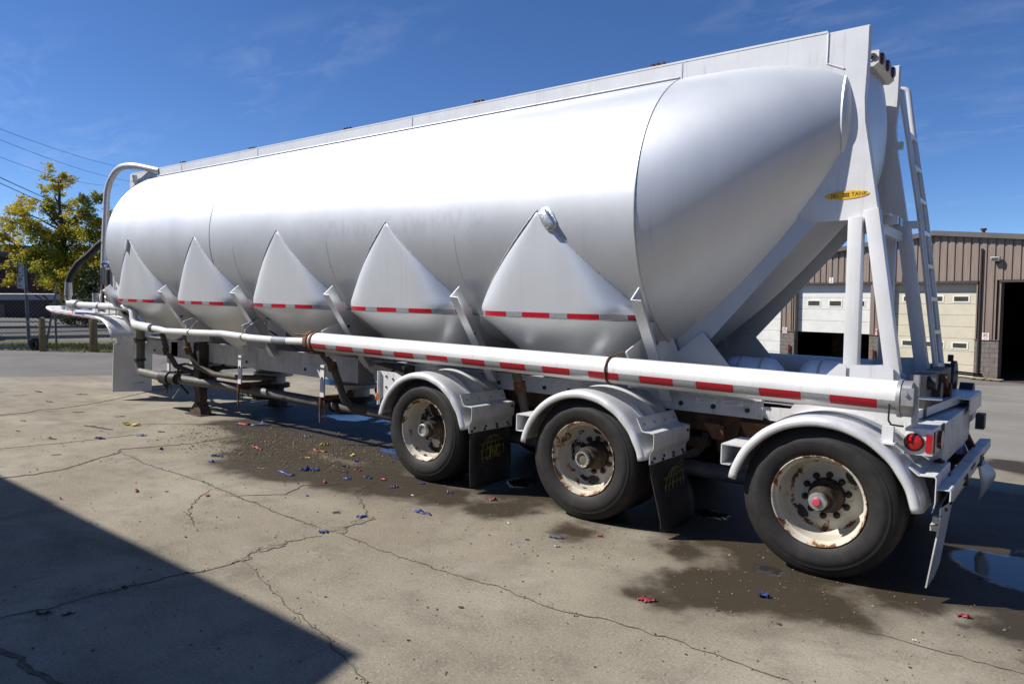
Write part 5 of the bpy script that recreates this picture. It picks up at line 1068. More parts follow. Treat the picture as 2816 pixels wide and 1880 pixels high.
# masonry base: real blocks between the doors
spans = []; p0 = SL
for (a, b_, h) in OPEN: spans.append((p0, a)); p0 = b_
spans.append((p0, SR))
blk = {}
for (a, b_) in spans:
    if a < -11: 
        m_ = MB(); m_.box(a, b_, 0.0, 0.2, -0.6, 1.69); m_.build('block_base', M['block'], bld); continue
    m_ = MB(); m_.box(a + 0.004, b_ - 0.004, 0.012, 0.30, -0.6, 1.685); m_.build('mortar_core', M['mortar'], bld)
    for row in range(-2, 9):
        x = a; off = row % 2; first = True
        while x < b_ - 0.03:
            L_ = min((0.2 if (off and first) else 0.4), b_ - x); first = False; key = round(L_, 3)
            if key not in blk:
                q = MB(); q.box(0.005, L_ - 0.005, 0, 0.06, 0.005, 0.190); o = q.build('block', M['block'], bld, smooth=0, bevel=0.004); blk[key] = o.data; o.location = (x, 0, row * 0.1955 - 0.02)
            else:
                o = bpy.data.objects.new('block', blk[key]); COL.objects.link(o); o.parent = bld; o.location = (x, 0, row * 0.1955 - 0.02)
            x += L_
    m_ = MB(); m_.box(a - 0.0, b_ + 0.0, -0.03, 0.1, 1.688, 1.712); m_.build('base_flashing', M['trim'], bld)
# header and jamb trims, reveals
for (a, b_, h) in OPEN:
    m_ = MB(); m_.box(a - 0.06, b_ + 0.06, -0.025, 0.055, h, h + 0.11); m_.build('door_head', M['trim'], bld)
    m_ = MB(); m_.box(a - 0.05, a, 0.02, 0.36, -0.5, h); m_.box(b_, b_ + 0.05, 0.02, 0.36, -0.5, h); m_.box(a, b_, 0.06, 0.36, h, h + 0.1); m_.build('door_reveal', M['siding'], bld)
# shell so that the inside is dark
m_ = MB()
for (a, b_) in spans: m_.box(a + 0.05, b_ - 0.05, 0.07, 0.34, -0.6, 4.3)
m_.box(SL, SR, 0.07, 0.34, 4.27, 5.0); m_.build('wall_backing', M['inside'], bld)
m_ = MB(); m_.prism([(SL, 4.99), (SR, 4.99), (SR, roof_h(SR) - 0.08), (-2.66, 6.33), (SL, roof_h(SL) - 0.08)], 0.07, 0.2, 'Y'); m_.build('gable_backing', M['inside'], bld)
m_ = MB(); m_.box(SL, SL + 0.2, 0.35, 25, -0.6, 5); m_.box(SR - 0.2, SR, 0.35, 25, -0.6, 5); m_.box(SL, SR, 25, 25.2, -0.6, 6.0); m_.build('outer_wall', M['inside'], bld)
m_ = MB(); m_.box(SL, SR, 0.0, 25, -0.3, 0.005); m_.build('floor_slab', M['inside'], bld)
for a, b_ in ((SL - 0.3, -2.66), (-2.66, SR + 0.3)):
    m_ = MB(); m_.prism([(a, roof_h(a) - 0.06), (b_, roof_h(b_) - 0.06), (b_, roof_h(b_) + 0.06), (a, roof_h(a) + 0.06)], -0.18, 25.4, 'Y'); rf = m_.build('roof', M['trim'], bld)
    m_ = MB(); m_.prism([(a, roof_h(a) - 0.14), (b_, roof_h(b_) - 0.14), (b_, roof_h(b_) + 0.075), (a, roof_h(a) + 0.075)], -0.215, -0.181, 'Y'); m_.build('fascia', mat('grey_brown_fascia', (0.12, 0.105, 0.095), 0.5, 0.2, 0.1, 2), rf)
m_ = MB(); m_.cyl((-1.12, 1.0, 6.2), (-1.12, 1.0, 6.48), 0.07, 12); m_.cyl((-1.12, 1.0, 6.46), (-1.12, 1.0, 6.54), 0.12, 12); m_.build('roof_vent', M['trim'], bld)
# overhead doors
def overhead(a, b_, top, bottom, m, rows, winrow, wins, low=False):
    d = empty('overhead_door'); d.parent = bld; n = len(rows) - 1; edges = rows
    for i in range(n):
        m_ = MB(); m_.box(a, b_, 0.31, 0.36, edges[i + 1] + 0.006, edges[i] - 0.006); m_.build('door_panel', m, d, bevel=0.006, smooth=0)
    m_ = MB(); m_.box(a + 0.01, b_ - 0.01, 0.332, 0.358, bottom + 0.01, top - 0.01); m_.build('panel_joint', M['trim'], d)
    for (x0, x1, z0, z1) in wins:
        m_ = MB()
        for q in ((x0 - 0.06, x1 + 0.06, z1, z1 + 0.05), (x0 - 0.06, x1 + 0.06, z0 - 0.05, z0), (x0 - 0.06, x0, z0, z1), (x1, x1 + 0.06, z0, z1)): m_.box(q[0], q[1], 0.292, 0.311, q[2], q[3])
        m_.build('window_frame', M['winframe'], d)
        m_ = MB(); m_.box(x0, x1, 0.300, 0.3095, z0, z1); m_.build('window_pane', M['glass'], d)
    return d
overhead(-9.50, -5.52, 4.16, 1.72, M['door_white'], [4.16, 3.50, 2.91, 2.32, 1.72], 0, [(-8.93, -8.29, 3.09, 3.33), (-7.75, -7.14, 3.09, 3.33), (-6.57, -5.95, 3.09, 3.33)])
overhead(-4.55, -0.93, 4.13, 0.02, M['door_cream'], [4.13, 3.78, 3.23, 2.74, 2.23, 1.71, 1.14, 0.56, 0.02], 0, [(-4.08, -3.46, 3.35, 3.56), (-3.02, -2.40, 3.35, 3.56), (-1.92, -1.34, 3.35, 3.56), (-1.90, -1.34, 1.29, 1.50), (-4.08, -2.3, 1.29, 1.50)])
overhead(-14.3, -10.35, 4.16, 0.02, M['door_white'], [4.16, 3.50, 2.91, 2.32, 1.72, 1.14, 0.56, 0.02], 0, [(-11.5, -10.9, 3.09, 3.33)])
overhead(-19.2, -14.9, 4.16, 0.02, M['door_white'], [4.16, 3.50, 2.91, 2.32, 1.72, 1.14, 0.56, 0.02], 0, [])
overhead(5.4, 9.2, 4.16, 0.02, M['door_cream'], [4.16, 3.50, 2.91, 2.32, 1.72, 1.14, 0.56, 0.02], 0, [])
for (x, y, z, w, d, h, c) in ((-8.6, 3.5, 0.0, 1.6, 0.7, 1.5, 'frame_rust'), (-6.6, 4.0, 0.0, 1.2, 0.8, 1.9, 'siding'), (-7.6, 5.0, 0.0, 0.8, 0.6, 1.1, 'door_cream'), (2.6, 4.5, 0.0, 1.4, 1.0, 1.3, 'steel'), (1.2, 6.0, 0.0, 1.0, 0.8, 2.0, 'siding'), (3.6, 3.0, 0.0, 0.7, 0.7, 1.0, 'bluepaint')):
    m_ = MB(); m_.box(x - w / 2, x + w / 2, y, y + d, z, z + h); m_.box(x - w / 2 + 0.1, x + w / 2 - 0.2, y + 0.1, y + d - 0.1, z + h, z + h + 0.25); m_.build('stored_crate', M[c], bld)
m_ = MB(); m_.cyl((-0.75, -0.06, 0.3), (-0.75, -0.06, 5.6), 0.045, 10); m_.build('downpipe', M['trim'], bld)
# small red paint stubs by the door feet
def wall_pt(s, d, h): return bld.matrix_world @ Vector((s, d, h))
BM = bld.matrix_world.copy()
def on_wall(name, s, d, h):
    o = bpy.data.objects.new(name, None); COL.objects.link(o); o.matrix_world = BM @ Matrix.Translation((s, d, h)); return o
def wall_sign(s, h, w, hh, kind, label, cat):
    o = on_wall('wall_sign', s, -0.02, h); tag(o, label, cat)
    m_ = MB(); m_.box(-w / 2, w / 2, -0.006, 0.006, -hh / 2, hh / 2); m_.build('sign_plate', mat('sign_white', (0.74, 0.72, 0.68), 0.5, 0, 0.03, 5), o)
    RD = mat('sign_red', (0.45, 0.03, 0.03), 0.5, 0, 0.06, 5)
    if kind == '2': text('digit', '2', 0.28, M['ink'], o, facing((0, -0.008, 0), (1, 0, 0), (0, 0, 1)))
    else:
        m_ = MB(); m_.revolve([(0.085, -0.009), (0.105, -0.009), (0.105, -0.0065), (0.085, -0.0065)], (0, 0, 0.035), 'Y', 24); m_.bar((-0.06, -0.0085, 0.095), (0.06, -0.0085, -0.025), 0.02, 0.004, up=(0, 1, 0)); m_.build('prohibition_ring', RD, o)
        m_ = MB(); m_.box(-0.05, -0.03, -0.0085, -0.0065, -0.02, 0.09); m_.box(-0.03, 0.04, -0.0085, -0.0065, 0.07, 0.088); m_.box(-0.03, 0.04, -0.0085, -0.0065, 0.02, 0.038); m_.box(0.03, 0.045, -0.0085, -0.0065, 0.03, 0.08); m_.build('letter_shape', M['ink'], o)
        m_ = MB(); m_.box(-0.09, 0.09, -0.009, -0.0065, -0.125, -0.105); m_.build('red_band', RD, o)
    return o
wall_sign(-7.51, 4.375, 0.22, 0.27, '2', 'small white number 2 sign on brown siding above the half open door', 'sign')
wall_sign(-0.495, 1.86, 0.27, 0.31, 'p', 'red and white no parking sign right of the cream door', 'sign')
wall_sign(-10.05, 1.76, 0.27, 0.31, 'p', 'red and white no parking sign left of the half open door', 'sign')
wall_sign(-5.17, 1.86, 0.10, 0.31, 'p', 'red and white sign on the pier between the two overhead doors', 'sign')
wl = on_wall('wall_light', -0.18, 0, 5.06); tag(wl, 'grey floodlight on the brown siding above the dark doorway', 'light')
m_ = MB(); m_.prism([(-0.17, 0.16), (0.17, 0.16), (0.15, -0.02), (-0.15, -0.02)], -0.26, -0.08, 'Y'); m_.build('lamp_housing', M['steel'], wl, bevel=0.01)
m_ = MB(); m_.box(-0.05, 0.05, -0.09, -0.002, -0.10, 0.05); m_.build('lamp_arm', M['dark'], wl)
m_ = MB(); m_.box(-0.13, 0.13, -0.265, -0.259, 0.0, 0.13); m_.build('lamp_glass', M['glass'], wl)
# bollard-like stubs and flat timbers at the foot of the wall
for s, nm in ((-9.75, 'left'), (-5.25, 'right')):
    o = on_wall('bollard', s, -0.10, 0.0); tag(o, 'short red guard post at the %s of the half open door' % ('left jamb' if nm == 'left' else 'right jamb'), 'bollard')
    m_ = MB(); m_.cyl((0, 0, -0.6), (0, 0, 1.0), 0.05, 12); m_.build('post', M['frame_rust'], o); m_ = MB(); m_.cyl((0, 0, 0.75), (0, 0, 1.02), 0.054, 12); m_.build('red_band', PLC['red'], o)
WOOD = mat('weathered_pallet', (0.34, 0.26, 0.15), 0.85, 0, 0.3, 8)
for s, lab in ((-0.62, 'flat wooden pallet piece at the foot of the masonry pier'), (0.02, 'reddish pallet piece at the edge of the dark doorway')):
    o = on_wall('pallet', s, -0.25, 0.0); tag(o, lab, 'pallet')
    for i in range(2): m_ = MB(); m_.box(-0.27, 0.27, -0.16 + i * 0.18, -0.04 + i * 0.18, 0.07, 0.10); m_.build('board', WOOD, o)
    for x in (-0.2, 0.15): m_ = MB(); m_.box(x - 0.05, x + 0.05, -0.16, 0.14, 0.0, 0.07); m_.build('block', M['trim'], o)

# ================================================================== WAREHOUSE behind the camera (casts the shadow at the lower left)
wh = empty('warehouse', (0, 0, 0)); tag(wh, 'flat roofed building out of frame whose shadow crosses the slab at lower left', 'building')
HB = 5.0; cx_, cy_ = -1.41 + SUN.x / SUN.z * HB, -2.60 + SUN.y / SUN.z * HB
M['whwall'] = mat('tan_wall', (0.30, 0.26, 0.21), 0.8, 0, 0.12, 1.2)
m_ = MB(); m_.box(-42, cx_ - 0.1, cy_ - 24, cy_ - 0.1, -0.5, HB - 0.3); m_.build('wall', M['whwall'], wh)
m_ = MB(); m_.prism([(-42.3, cy_), (cx_, cy_), (cx_ + 7.5, cy_ - 24.0), (-42.3, cy_ - 24)], HB - 0.3, HB, 'Z'); m_.build('roof', M['trim'], wh)
m_ = MB(); m_.box(cx_ - 6.0, cx_ - 4.0, cy_ - 1.2, cy_ - 0.06, HB, HB + 0.12); m_.build('roof_curb', M['trim'], wh)
for i in range(4):
    xd = cx_ - 5 - i * 7.5; m_ = MB(); m_.box(xd - 2, xd + 2, cy_ - 0.12, cy_ - 0.02, 0.0, 3.6); m_.build('overhead_door', M['door_cream'], wh)

# unseen block added off frame right to darken what the tank reflects
nb = empty('reflection_blocker', (0, 0, 0)); tag(nb, 'tall dark block added out of frame at right to darken tank reflections', 'building')
m_ = MB(); m_.box(13.5, 30, -34, 13, -1.0, 7.2); m_.build('wall', mat('blocker_dark', (0.040, 0.040, 0.045), 0.7, 0, 0.15, 2), nb)
m_ = MB(); m_.box(13.2, 30.3, -34.3, 13.3, 7.2, 7.5); m_.build('roof', M['trim'], nb)
for i in range(5): m_ = MB(); m_.box(13.40, 13.52, -30 + i * 8.5, -25.5 + i * 8.5, -0.6, 3.9); m_.build('overhead_door', M['trim'], nb)  # door shapes on the added block, kept dark like its wall

# ================================================================== LEFT BACKGROUND
def frame_at(loc, rz=0.0):
    """gravity-upright frame at loc"""
    r = Vector((math.cos(rz), math.sin(rz), 0)); r = (r - UP * r.dot(UP)).normalized(); fwd = UP.cross(r)
    return Matrix(((r.x, fwd.x, UP.x, loc[0]), (r.y, fwd.y, UP.y, loc[1]), (r.z, fwd.z, UP.z, loc[2]), (0, 0, 0, 1)))
def upright(name, loc, rz=0.0):
    o = bpy.data.objects.new(name, None); COL.objects.link(o); o.matrix_world = frame_at(loc, rz); return o
# road and verge
M['road'] = mat('road_asphalt', (0.085, 0.080, 0.074), 0.9, 0, 0.15, 3, (0.14, 0.13, 0.12), 0.4, 0.3)
m_ = MB(); m_.add([(-38, -60, 0.010), (-29.5, -60, 0.010), (-29.5, 70, 0.010), (-38, 70, 0.010)], [(0, 1, 2, 3)]); rd = m_.build('road', M['road'], None); tag(rd, kind='structure')
for x in (-29.4, -38.2): m_ = MB(); m_.box(x - 0.08, x + 0.08, -60, 70, -0.05, 0.13); kb = m_.build('kerb', mat('kerb_concrete', (0.30, 0.28, 0.25), 0.9), None); tag(kb, kind='structure')
# dark low building across the road
BR = upright('dark_building', (-55.4, 11.5, -0.6), math.radians(38)); tag(BR, 'long dark brown brick building with flat roof across the road', 'building')
M['dkbrick'] = mat('dark_brick', (0.035, 0.020, 0.020), 0.85, 0, 0.3, 1.5)
M['band'] = mat('pale_band', (0.30, 0.32, 0.36), 0.7, 0, 0.06, 2)
m_ = MB(); m_.box(-30, 34, 0, 14, -1, 4.62); m_.build('wall', M['dkbrick'], BR)
m_ = MB(); m_.box(-30.1, 34.1, -0.1, 14.1, 4.62, 4.80); m_.build('roof', M['trim'], BR)
m_ = MB(); m_.box(-30, 12, -0.06, 0.0, 1.75, 2.15); m_.build('wall_band', M['band'], BR)
m_ = MB(); m_.box(-2.6, 0.25, 2, 4.5, 4.8, 5.55); m_.build('roof_unit', mat('roof_unit_grey', (0.10, 0.11, 0.13), 0.6), BR)
for i in range(9):
    x = -24 + i * 5.5; m_ = MB(); m_.box(x, x + 2.4, -0.03, 0.0, 0.4, 1.5); m_.build('window', M['glass'], BR)
M['galv'] = mat('galvanised_pipe', (0.42, 0.44, 0.46), 0.4, 0.7, 0.1, 5)
M['galv_dull'] = mat('dull_pipe', (0.17, 0.18, 0.19), 0.6, 0.5, 0.15, 5)
# sign post
SP = upright('sign_post', (-26.3, 3.83, 0.0), math.radians(50)); tag(SP, 'steel post with two stacked white parking signs by the road', 'sign')
m_ = MB(); m_.cyl((0.09, 0, -0.1), (0.06, 0, 2.62), 0.05, 10); m_.build('post', M['galv_dull'], SP)
for (z0, z1, w) in ((2.28, 2.72, 0.15), (1.86, 2.26, 0.20)):
    m_ = MB(); m_.box(-0.06 - w / 2, -0.06 + w / 2, -0.08, -0.065, z0, z1); sg = m_.build('sign_plate', mat('faded_sign', (0.62, 0.62, 0.60), 0.5), SP)
    if z0 > 2.2:
        m_ = MB(); m_.box(-0.06 - w / 2, -0.06 - w / 2 + 0.03, -0.083, -0.0805, z0, z1); m_.build('red_edge', PLC['red'], sg)
        text('sign_letter', 'P', 0.16, M['letter_grey'], sg, facing((-0.05, -0.084, z0 + 0.30), (1, 0, 0), (0, 0, 1))); m_ = MB(); m_.box(-0.09, -0.01, -0.0835, -0.081, z0 + 0.08, z0 + 0.11); m_.build('sign_print', M['letter_grey'], sg)
    else: text('sign_letter', 'P', 0.24, M['ink'], sg, facing((-0.06, -0.084, z0 + 0.26), (1, 0, 0), (0, 0, 1))); m_ = MB(); m_.box(-0.13, 0.0, -0.0835, -0.081, z0 + 0.07, z0 + 0.10); m_.build('sign_print', M['letter_grey'], sg)
# chain link helper
def chainlink(parent, L_, z0, z1, step=0.12, r=0.0022):
    m_ = MB(); n = int((L_ + (z1 - z0)) / step)
    for i in range(n):
        x = i * step; a = [(x, z0), (x - (z1 - z0), z1)]
        for sgn in (0, 1):
            p0, p1 = a
            if sgn: p0, p1 = (L_ - a[0][0], z0), (L_ - a[1][0], z1)
            # clip to [0, L_]
            (xa, za), (xb, zb) = p0, p1; d = (xb - xa) or 1e-6
            t0, t1 = 0.0, 1.0
            for lim in (0.0, L_):
                t = (lim - xa) / d
                inside0 = 0 <= xa <= L_
                if 0 < t < 1:
                    if (lim == 0.0 and xa < 0) or (lim == L_ and xa > L_): t0 = max(t0, t)
                    else: t1 = min(t1, t)
            if t1 <= t0: continue
            A = (xa + d * t0, za + (zb - za) * t0); B = (xa + d * t1, za + (zb - za) * t1)
            if not (-0.01 <= A[0] <= L_ + 0.01 and -0.01 <= B[0] <= L_ + 0.01): continue
            m_.bar((A[0], 0.004 * (1 if sgn else -1), A[1]), (B[0], 0.004 * (1 if sgn else -1), B[1]), r * 2, r * 2)
    o = m_.build('wire_mesh', M['galv_dull'], parent, smooth=0, fixn=False); o['kind'] = 'stuff'; return o
# swing gate with a caster wheel
gdir = math.atan2(2.5 - 3.34, -24.26 + 23.2)
GA = upright('yard_gate', (-23.10, 3.34, 0.0), gdir); tag(GA, 'open chain link pipe gate resting on a black caster wheel', 'gate')
m_ = MB(); m_.tube([(-0.42, 0, 2.02), (0.0, 0, 0.10)], 0.030, 10); m_.build('end_post', M['galv_dull'], GA)
for z, x0 in ((1.68, -0.36), (0.86, -0.18), (0.09, 0.35)): m_ = MB(); m_.cyl((x0, 0, z), (7.5, 0, z + 0.03), 0.026, 10); m_.build('rail', M['galv'], GA)
for x in (2.4, 4.9, 7.4): m_ = MB(); m_.cyl((x, 0, 0.08), (x, 0, 1.70), 0.022, 8); m_.build('upright', M['galv_dull'], GA)
chainlink(GA, 7.4, 0.10, 1.67)
m_ = MB(); m_.revolve([(0.06, -0.06), (0.15, -0.07), (0.18, -0.05), (0.185, 0.0), (0.18, 0.05), (0.15, 0.07), (0.06, 0.06)], (0.30, 0.0, 0.19), 'Y', 24); m_.build('caster_wheel', M['black'], GA)
m_ = MB(); m_.bar((0.30, -0.09, 0.19), (-0.05, -0.09, 0.5), 0.03, 0.05); m_.bar((0.0, -0.02, 0.08), (0.18, -0.02, 0.22), 0.05, 0.14); m_.build('caster_bracket', M['rust'], GA)
# fence beyond the gate
FE = upright('chain_link_fence', (-26.6, 4.0, 0.0), math.radians(80)); tag(FE, 'grey chain link fence with thin pipe posts along the grass verge', 'fence')
for i in range(9): m_ = MB(); m_.cyl((i * 2.4 - 4.0, 0, -0.1), (i * 2.4 - 4.0, 0, 1.50), 0.035, 8); m_.build('post', M['galv_dull'], FE)
for z in (1.48, 0.38): m_ = MB(); m_.cyl((-4.0, 0, z), (15.2, 0, z), 0.018, 8); m_.build('rail', M['galv_dull'], FE)
chainlink(FE, 15.0, 0.08, 1.46, 0.15)
WP = mat('weathered_timber', (0.25, 0.185, 0.085), 0.85, 0, 0.25, 9, (0.15, 0.10, 0.06), 0.4, 0.2)
for (x, y, h, w, lab) in ((-21.8, 4.17, 1.00, 0.16, 'square timber bollard on the verge under the front of the trailer'), (-22.75, 3.14, 0.98, 0.13, 'brown timber post behind the gate caster wheel')):
    o = upright('timber_post', (x, y, 0), math.radians(35)); tag(o, lab, 'post')
    m_ = MB(); m_.box(-w / 2, w / 2, -w / 2, w / 2, -0.2, h); m_.build('post', WP, o, bevel=0.012)
    m_ = MB(); m_.prism([(-w / 2, h + 0.001), (w / 2, h + 0.001), (0, h + 0.03)], -w / 2, w / 2, 'Y'); m_.build('post_top', WP, o)
# grass verge
r = random.Random(21); v = []; f = []
while len(f) < 9000:
    t = r.uniform(-1.1, 1.0); x = -22.2 - t * 2.2 + r.uniform(-2.6, 0.2); y = 3.9 - t * 1.9 + r.uniform(-0.3, 2.5)
    h = r.uniform(0.03, 0.11); a = r.uniform(0, PI); w = r.uniform(0.006, 0.014); k = len(v); lx, ly = r.uniform(-0.05, 0.05), r.uniform(-0.05, 0.05)
    v += [(x - w * math.cos(a), y - w * math.sin(a), 0.0), (x + w * math.cos(a), y + w * math.sin(a), 0.0), (x + lx, y + ly, h)]; f.append((k, k + 1, k + 2))
def grass_mat():
    b = NB('verge_grass'); n = b.noise(b.pos(), 0.9, 4); n2 = b.noise(b.pos(), 14, 2); c = b.mix(b.ramp(n, 0.35, 0.65), (0.075, 0.10, 0.022), (0.16, 0.155, 0.055)); c = b.mix(n2, c, (0.10, 0.115, 0.03)); b.set(c, 0.8); return b.m
go = mkobj('grass', v, f, grass_mat()); tag(go, 'strip of short yellow green grass along the fence', 'grass', None, 'stuff')
m_ = MB(); m_.add([(-21.4, 4.5, 0.006), (-20.9, 6.6, 0.006), (-26.2, 7.5, 0.006), (-29.2, 4.6, 0.006), (-27.8, 0.6, 0.006), (-25.2, 1.6, 0.006), (-23.4, 3.1, 0.006)], [(0, 1, 2, 3, 4, 5, 6)]); vg = m_.build('verge', mat('verge_soil', (0.10, 0.10, 0.045), 0.95, 0, 0.35, 5)); tag(vg, kind='structure')

# tree ---------------------------------------------------------------------------
def leaf_mat(name, g, yl, ym):
    b = NB(name); n = b.noise(b.pos(), 0.55, 4, 0.6); n2 = b.noise(b.pos(), 7, 2)
    c = b.mix(b.ramp(n, ym - 0.1, ym + 0.12), g, yl); c = b.mix(b.math('MULTIPLY', n2, 0.5), c, tuple(x * 0.65 for x in g)); b.set(c, 0.55)
    tr = b.t.nodes.new('ShaderNodeBsdfTranslucent'); b.link(c, tr.inputs[0]); mx = b.t.nodes.new('ShaderNodeMixShader'); mx.inputs[0].default_value = 0.45
    out = [x for x in b.t.nodes if x.type == 'OUTPUT_MATERIAL'][0]; b.link(b.p.outputs[0], mx.inputs[1]); b.link(tr.outputs[0], mx.inputs[2]); b.link(mx.outputs[0], out.inputs[0]); return b.m
LM1 = leaf_mat('autumn_leaves', (0.30, 0.34, 0.04), (0.66, 0.52, 0.04), 0.43); LM2 = leaf_mat('dark_leaves', (0.022, 0.040, 0.012), (0.07, 0.08, 0.018), 0.62)
M['bark'] = mat('bark', (0.055, 0.042, 0.035), 0.9, 0, 0.3, 12, None, 0, 0.4)
def tree(loc, clumps, trunk, leaves, size, lm, seed, label, name='tree'):
    """clumps: (x, z, depth y, radius) in the tree's own frame"""
    o = upright(name, loc, math.radians(38)); tag(o, label, 'tree'); r = random.Random(seed)
    m_ = MB(); m_.tube(trunk, [0.19 * (1 - 0.8 * i / (len(trunk) - 1)) + 0.02 for i in range(len(trunk))], 9)
    for (cx, cz, cy, rad) in clumps:
        t = min(trunk[1:], key=lambda p_: abs(p_[2] - (cz - 0.5 * abs(cx) - 0.4))); mid = ((t[0] + cx) / 2 + r.uniform(-.15, .15), (t[1] + cy) / 2, (t[2] + cz) / 2 + 0.12)
        m_.tube([t, mid, (cx, cy, cz), (cx + (cx - t[0]) * 0.15, cy, cz + rad * 0.5)], [0.06, 0.04, 0.022, 0.008], 6)
    m_.build('trunk', M['bark'], o, smooth=60)
    v = []; f = []
    tot = sum(c[3] ** 2.2 for c in clumps)
    for (cx, cz, cy, rad) in clumps:
        n = int(leaves * rad ** 2.2 / tot); subs = [(r.gauss(0, 0.5), r.gauss(0, 0.5), r.gauss(0, 0.42)) for _ in range(max(5, int(22 * rad)))]
        for i in range(n):
            sx, sy, sz = r.choice(subs); q = Vector((cx + (sx + r.gauss(0, 0.17)) * rad, cy + (sy + r.gauss(0, 0.17)) * rad, cz + (sz + r.gauss(0, 0.15)) * rad))
            d1 = Vector((r.gauss(0, 1), r.gauss(0, 1), r.gauss(0, 0.7))).normalized(); d2 = d1.cross(Vector((r.gauss(0, 1), r.gauss(0, 1), r.gauss(0, 1)))).normalized(); s_ = size * r.uniform(0.6, 1.3); k = len(v)
            v += [q - d1 * s_, q + d2 * s_ * 0.5, q + d1 * s_, q - d2 * s_ * 0.5]; f.append((k, k + 1, k + 2, k + 3))
    mkobj('crown', v, f, lm, o); return o
tk = [(0.25, 0, -0.3), (0.20, 0, 1.0), (0.12, 0, 2.5), (0.05, 0, 3.6), (0.0, 0, 4.8), (-0.10, 0, 5.8), (-0.2, 0, 7.2), (-0.15, 0, 8.3)]
CL = [(-0.2, 8.5, 0, .62), (-0.6, 7.9, 0.3, .5), (0.25, 8.7, -.2, .40), (-1.3, 7.2, 0.2, .75), (-2.2, 6.9, -.3, .7), (-0.7, 6.7, 0.8, .7), (1.3, 7.4, 0, .62), (1.9, 7.7, .2, .45), (1.5, 6.6, -.4, .75), (2.2, 6.4, .3, .7), (-2.9, 6.2, .2, .7), (-3.5, 5.5, 0, .55), (-3.0, 4.9, .2, .5), (-1.5, 5.9, -.4, .95), (-0.4, 5.4, .5, 1.0), (0.8, 5.4, 0, 1.0), (1.8, 5.2, -.3, .95), (2.6, 5.0, .3, .75), (-1.5, 4.7, 0, .9), (-0.4, 4.3, -.5, 1.1), (0.7, 4.2, .4, 1.1), (1.8, 3.9, 0, 1.05), (-0.9, 3.6, .3, .9), (0.0, 3.2, -.2, .95), (1.0, 2.9, .3, 1.0), (-3.1, 3.9, 0, .38), (-3.4, 3.1, .2, .36), (-2.7, 3.2, 0, .30), (0.6, 2.2, .4, .8), (1.8, 2.5, -.2, .85), (2.8, 3.9, 0, .75)]
tree((-42.6, 11.0, -0.7), CL, tk, 52000, 0.070, LM1, 4, 'yellow green autumn tree behind the fence at left', 'autumn_tree')
CL2 = [(-1.2, 1.3, 0, 1.1), (0.0, 1.6, .3, 1.2), (1.2, 1.4, 0, 1.2), (-0.4, 2.6, 0, 1.1), (0.9, 2.7, .2, 1.1), (2.2, 1.6, 0, 1.1), (2.0, 2.9, .2, .9), (-1.9, 0.9, 0, .8), (3.0, 1.2, 0, 1.0)]
tree((-37.6, 11.3, -0.3), CL2, [(0, 0, -0.2), (0, 0, 0.8), (0.05, 0, 1.8), (0.1, 0, 3.0)], 14000, 0.085, LM2, 9, 'dark green shrubby tree behind the front of the trailer', 'evergreen_shrub')
# brick chimney sliver lit in the sun beyond the tree
CH = upright('brick_pillar', (-47.0, 12.6, -0.6), math.radians(38)); tag(CH, 'sunlit tan brick pillar glimpsed under the yellow tree', 'pillar')
m_ = MB(); m_.box(-0.28, 0.28, -0.28, 0.28, 0, 3.4); m_.build('shaft', mat('tan_brick', (0.45, 0.33, 0.20), 0.85, 0, 0.25, 5), CH); m_ = MB(); m_.box(-0.34, 0.34, -0.34, 0.34, 3.4, 3.55); m_.build('cap', M['whwall'], CH)

# overhead wires -------------------------------------------------------------------
M['wire'] = mat('wire', (0.02, 0.02, 0.022), 0.6, 0, 0.1, 3)
WI = [((-33.66, 6.12, 7.52), (-46.86, 14.93, 9.06), .009, 'second highest thin wire crossing the sky at left'), ((-32.0, 4.83, 6.78), (-45.15, 12.4, 8.29), .009, 'third highest thin wire crossing above the tree at left'), ((-37.71, 9.37, 8.54), (-46.34, 15.38, 9.62), .009, 'highest thin wire running down to the vent pipe'), ((-29.59, 4.11, 5.68), (-43.8, 13.31, 6.04), .016, 'upper of the two thick black cables crossing the tree'), ((-29.57, 4.11, 5.47), (-43.79, 13.3, 5.77), .014, 'lower of the two thick black cables crossing the tree'), ((-31.88, 4.76, 4.42), (-44.28, 12.84, 4.74), .016, 'lowest black cable crossing the tree near the roof line')]
for a, b_, rr, lab in WI:
    A, B = Vector(a), Vector(b_); p0 = A + (A - B) * (1.7 if A.x < -36 else 0.5); p1 = B + (B - A) * 1.2; pts = []
    for i in range(25):
        t = i / 24; q = p0.lerp(p1, t); q.z += 0.55 * ((2 * t - 1) ** 2 - 0.1); pts.append(q)
    m_ = MB(); m_.tube(pts, rr, 5); tag(m_.build('overhead_wire', M['wire'], None, smooth=60), lab, 'wire')

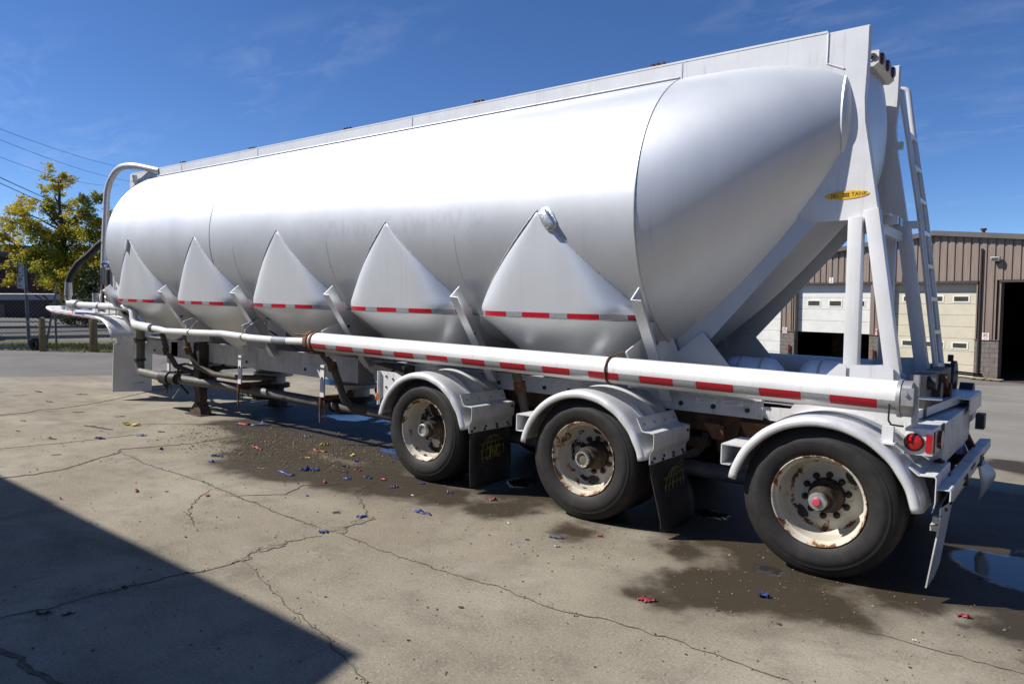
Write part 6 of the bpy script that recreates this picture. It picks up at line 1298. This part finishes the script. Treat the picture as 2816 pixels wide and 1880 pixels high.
# parked car at the far left --------------------------------------------------------
CA = upright('parked_car', (-30.6, 2.6, 0.05), math.radians(150)); tag(CA, 'grey parked car behind the gate at the left edge', 'car')
CP = mat('grey_car_paint', (0.20, 0.22, 0.25), 0.25, 0.5, 0.04, 3)
sec = [(-2.15, .55, .80, .80), (-2.05, .35, .95, .84), (-1.3, .25, 1.0, .88), (-0.6, .22, 1.02, .90), (0.6, .22, 1.0, .90), (1.4, .25, .92, .88), (2.05, .32, .80, .82), (2.2, .45, .68, .74)]
m_ = MB(); m_.loft([[(x, -w, z0 + .08), (x, -w * 1.0, z1 - .12), (x, -w * .86, z1), (x, w * .86, z1), (x, w, z1 - .12), (x, w, z0 + .08), (x, w * .8, z0), (x, -w * .8, z0)] for x, z0, z1, w in sec]); m_.build('body', CP, CA, smooth=40)
m_ = MB(); m_.loft([[(x, -w, z0), (x, -w * .82, z1), (x, w * .82, z1), (x, w, z0)] for x, z0, z1, w in ((-1.75, .92, .96, .74), (-1.1, .95, 1.40, .76), (0.1, .98, 1.46, .76), (0.95, .95, .98, .74))]); m_.build('cabin_glass', M['glass'], CA, smooth=30)
m_ = MB(); m_.loft([[(x, -w, z), (x, -w * .9, z + .04), (x, w * .9, z + .04), (x, w, z)] for x, z, w in ((-1.1, 1.405, .60), (-.5, 1.45, .64), (0.1, 1.465, .62))]); m_.build('roof', CP, CA, smooth=60)
for x in (-1.35, 1.35):
    for y in (-.80, .80):
        m_ = MB(); m_.revolve([(.19, -.09), (.30, -.10), (.32, -.07), (.32, .07), (.30, .10), (.19, .09)], (x, y, .32), 'Y', 24); wv = m_.build('wheel', M['tyre'], CA); m_ = MB(); m_.cyl((x, y - .085, .32), (x, y + .085, .32), .19, 18); m_.build('rim', M['steel'], wv)
for y in (-.62, .62): m_ = MB(); m_.box(-2.17, -2.08, y - .14, y + .14, .66, .82); m_.build('tail_lamp', M['redlens'], CA); m_ = MB(); m_.box(2.10, 2.20, y - .14, y + .14, .52, .64); m_.build('headlamp', M['chrome'], CA)
# blue drum standing beyond the trailer
BD = upright('blue_drum', (-10.8, 4.6, 0.0)); tag(BD, 'blue plastic tub standing beyond the trailer under its belly', 'tub')
m_ = MB(); m_.revolve([(0.001, 0.01), (0.36, 0.012), (0.42, 0.55), (0.45, 0.56), (0.45, 0.60), (0.40, 0.60), (0.35, 0.05), (0.001, 0.04)], (0, 0, 0), 'Z', 28); m_.build('tub', M['bluepaint'], BD); m_ = MB(); m_.revolve([(0.435, 0.50), (0.455, 0.50), (0.455, 0.53), (0.435, 0.53)], (0, 0, 0), 'Z', 28); m_.build('rim', M['bluepaint'], BD)
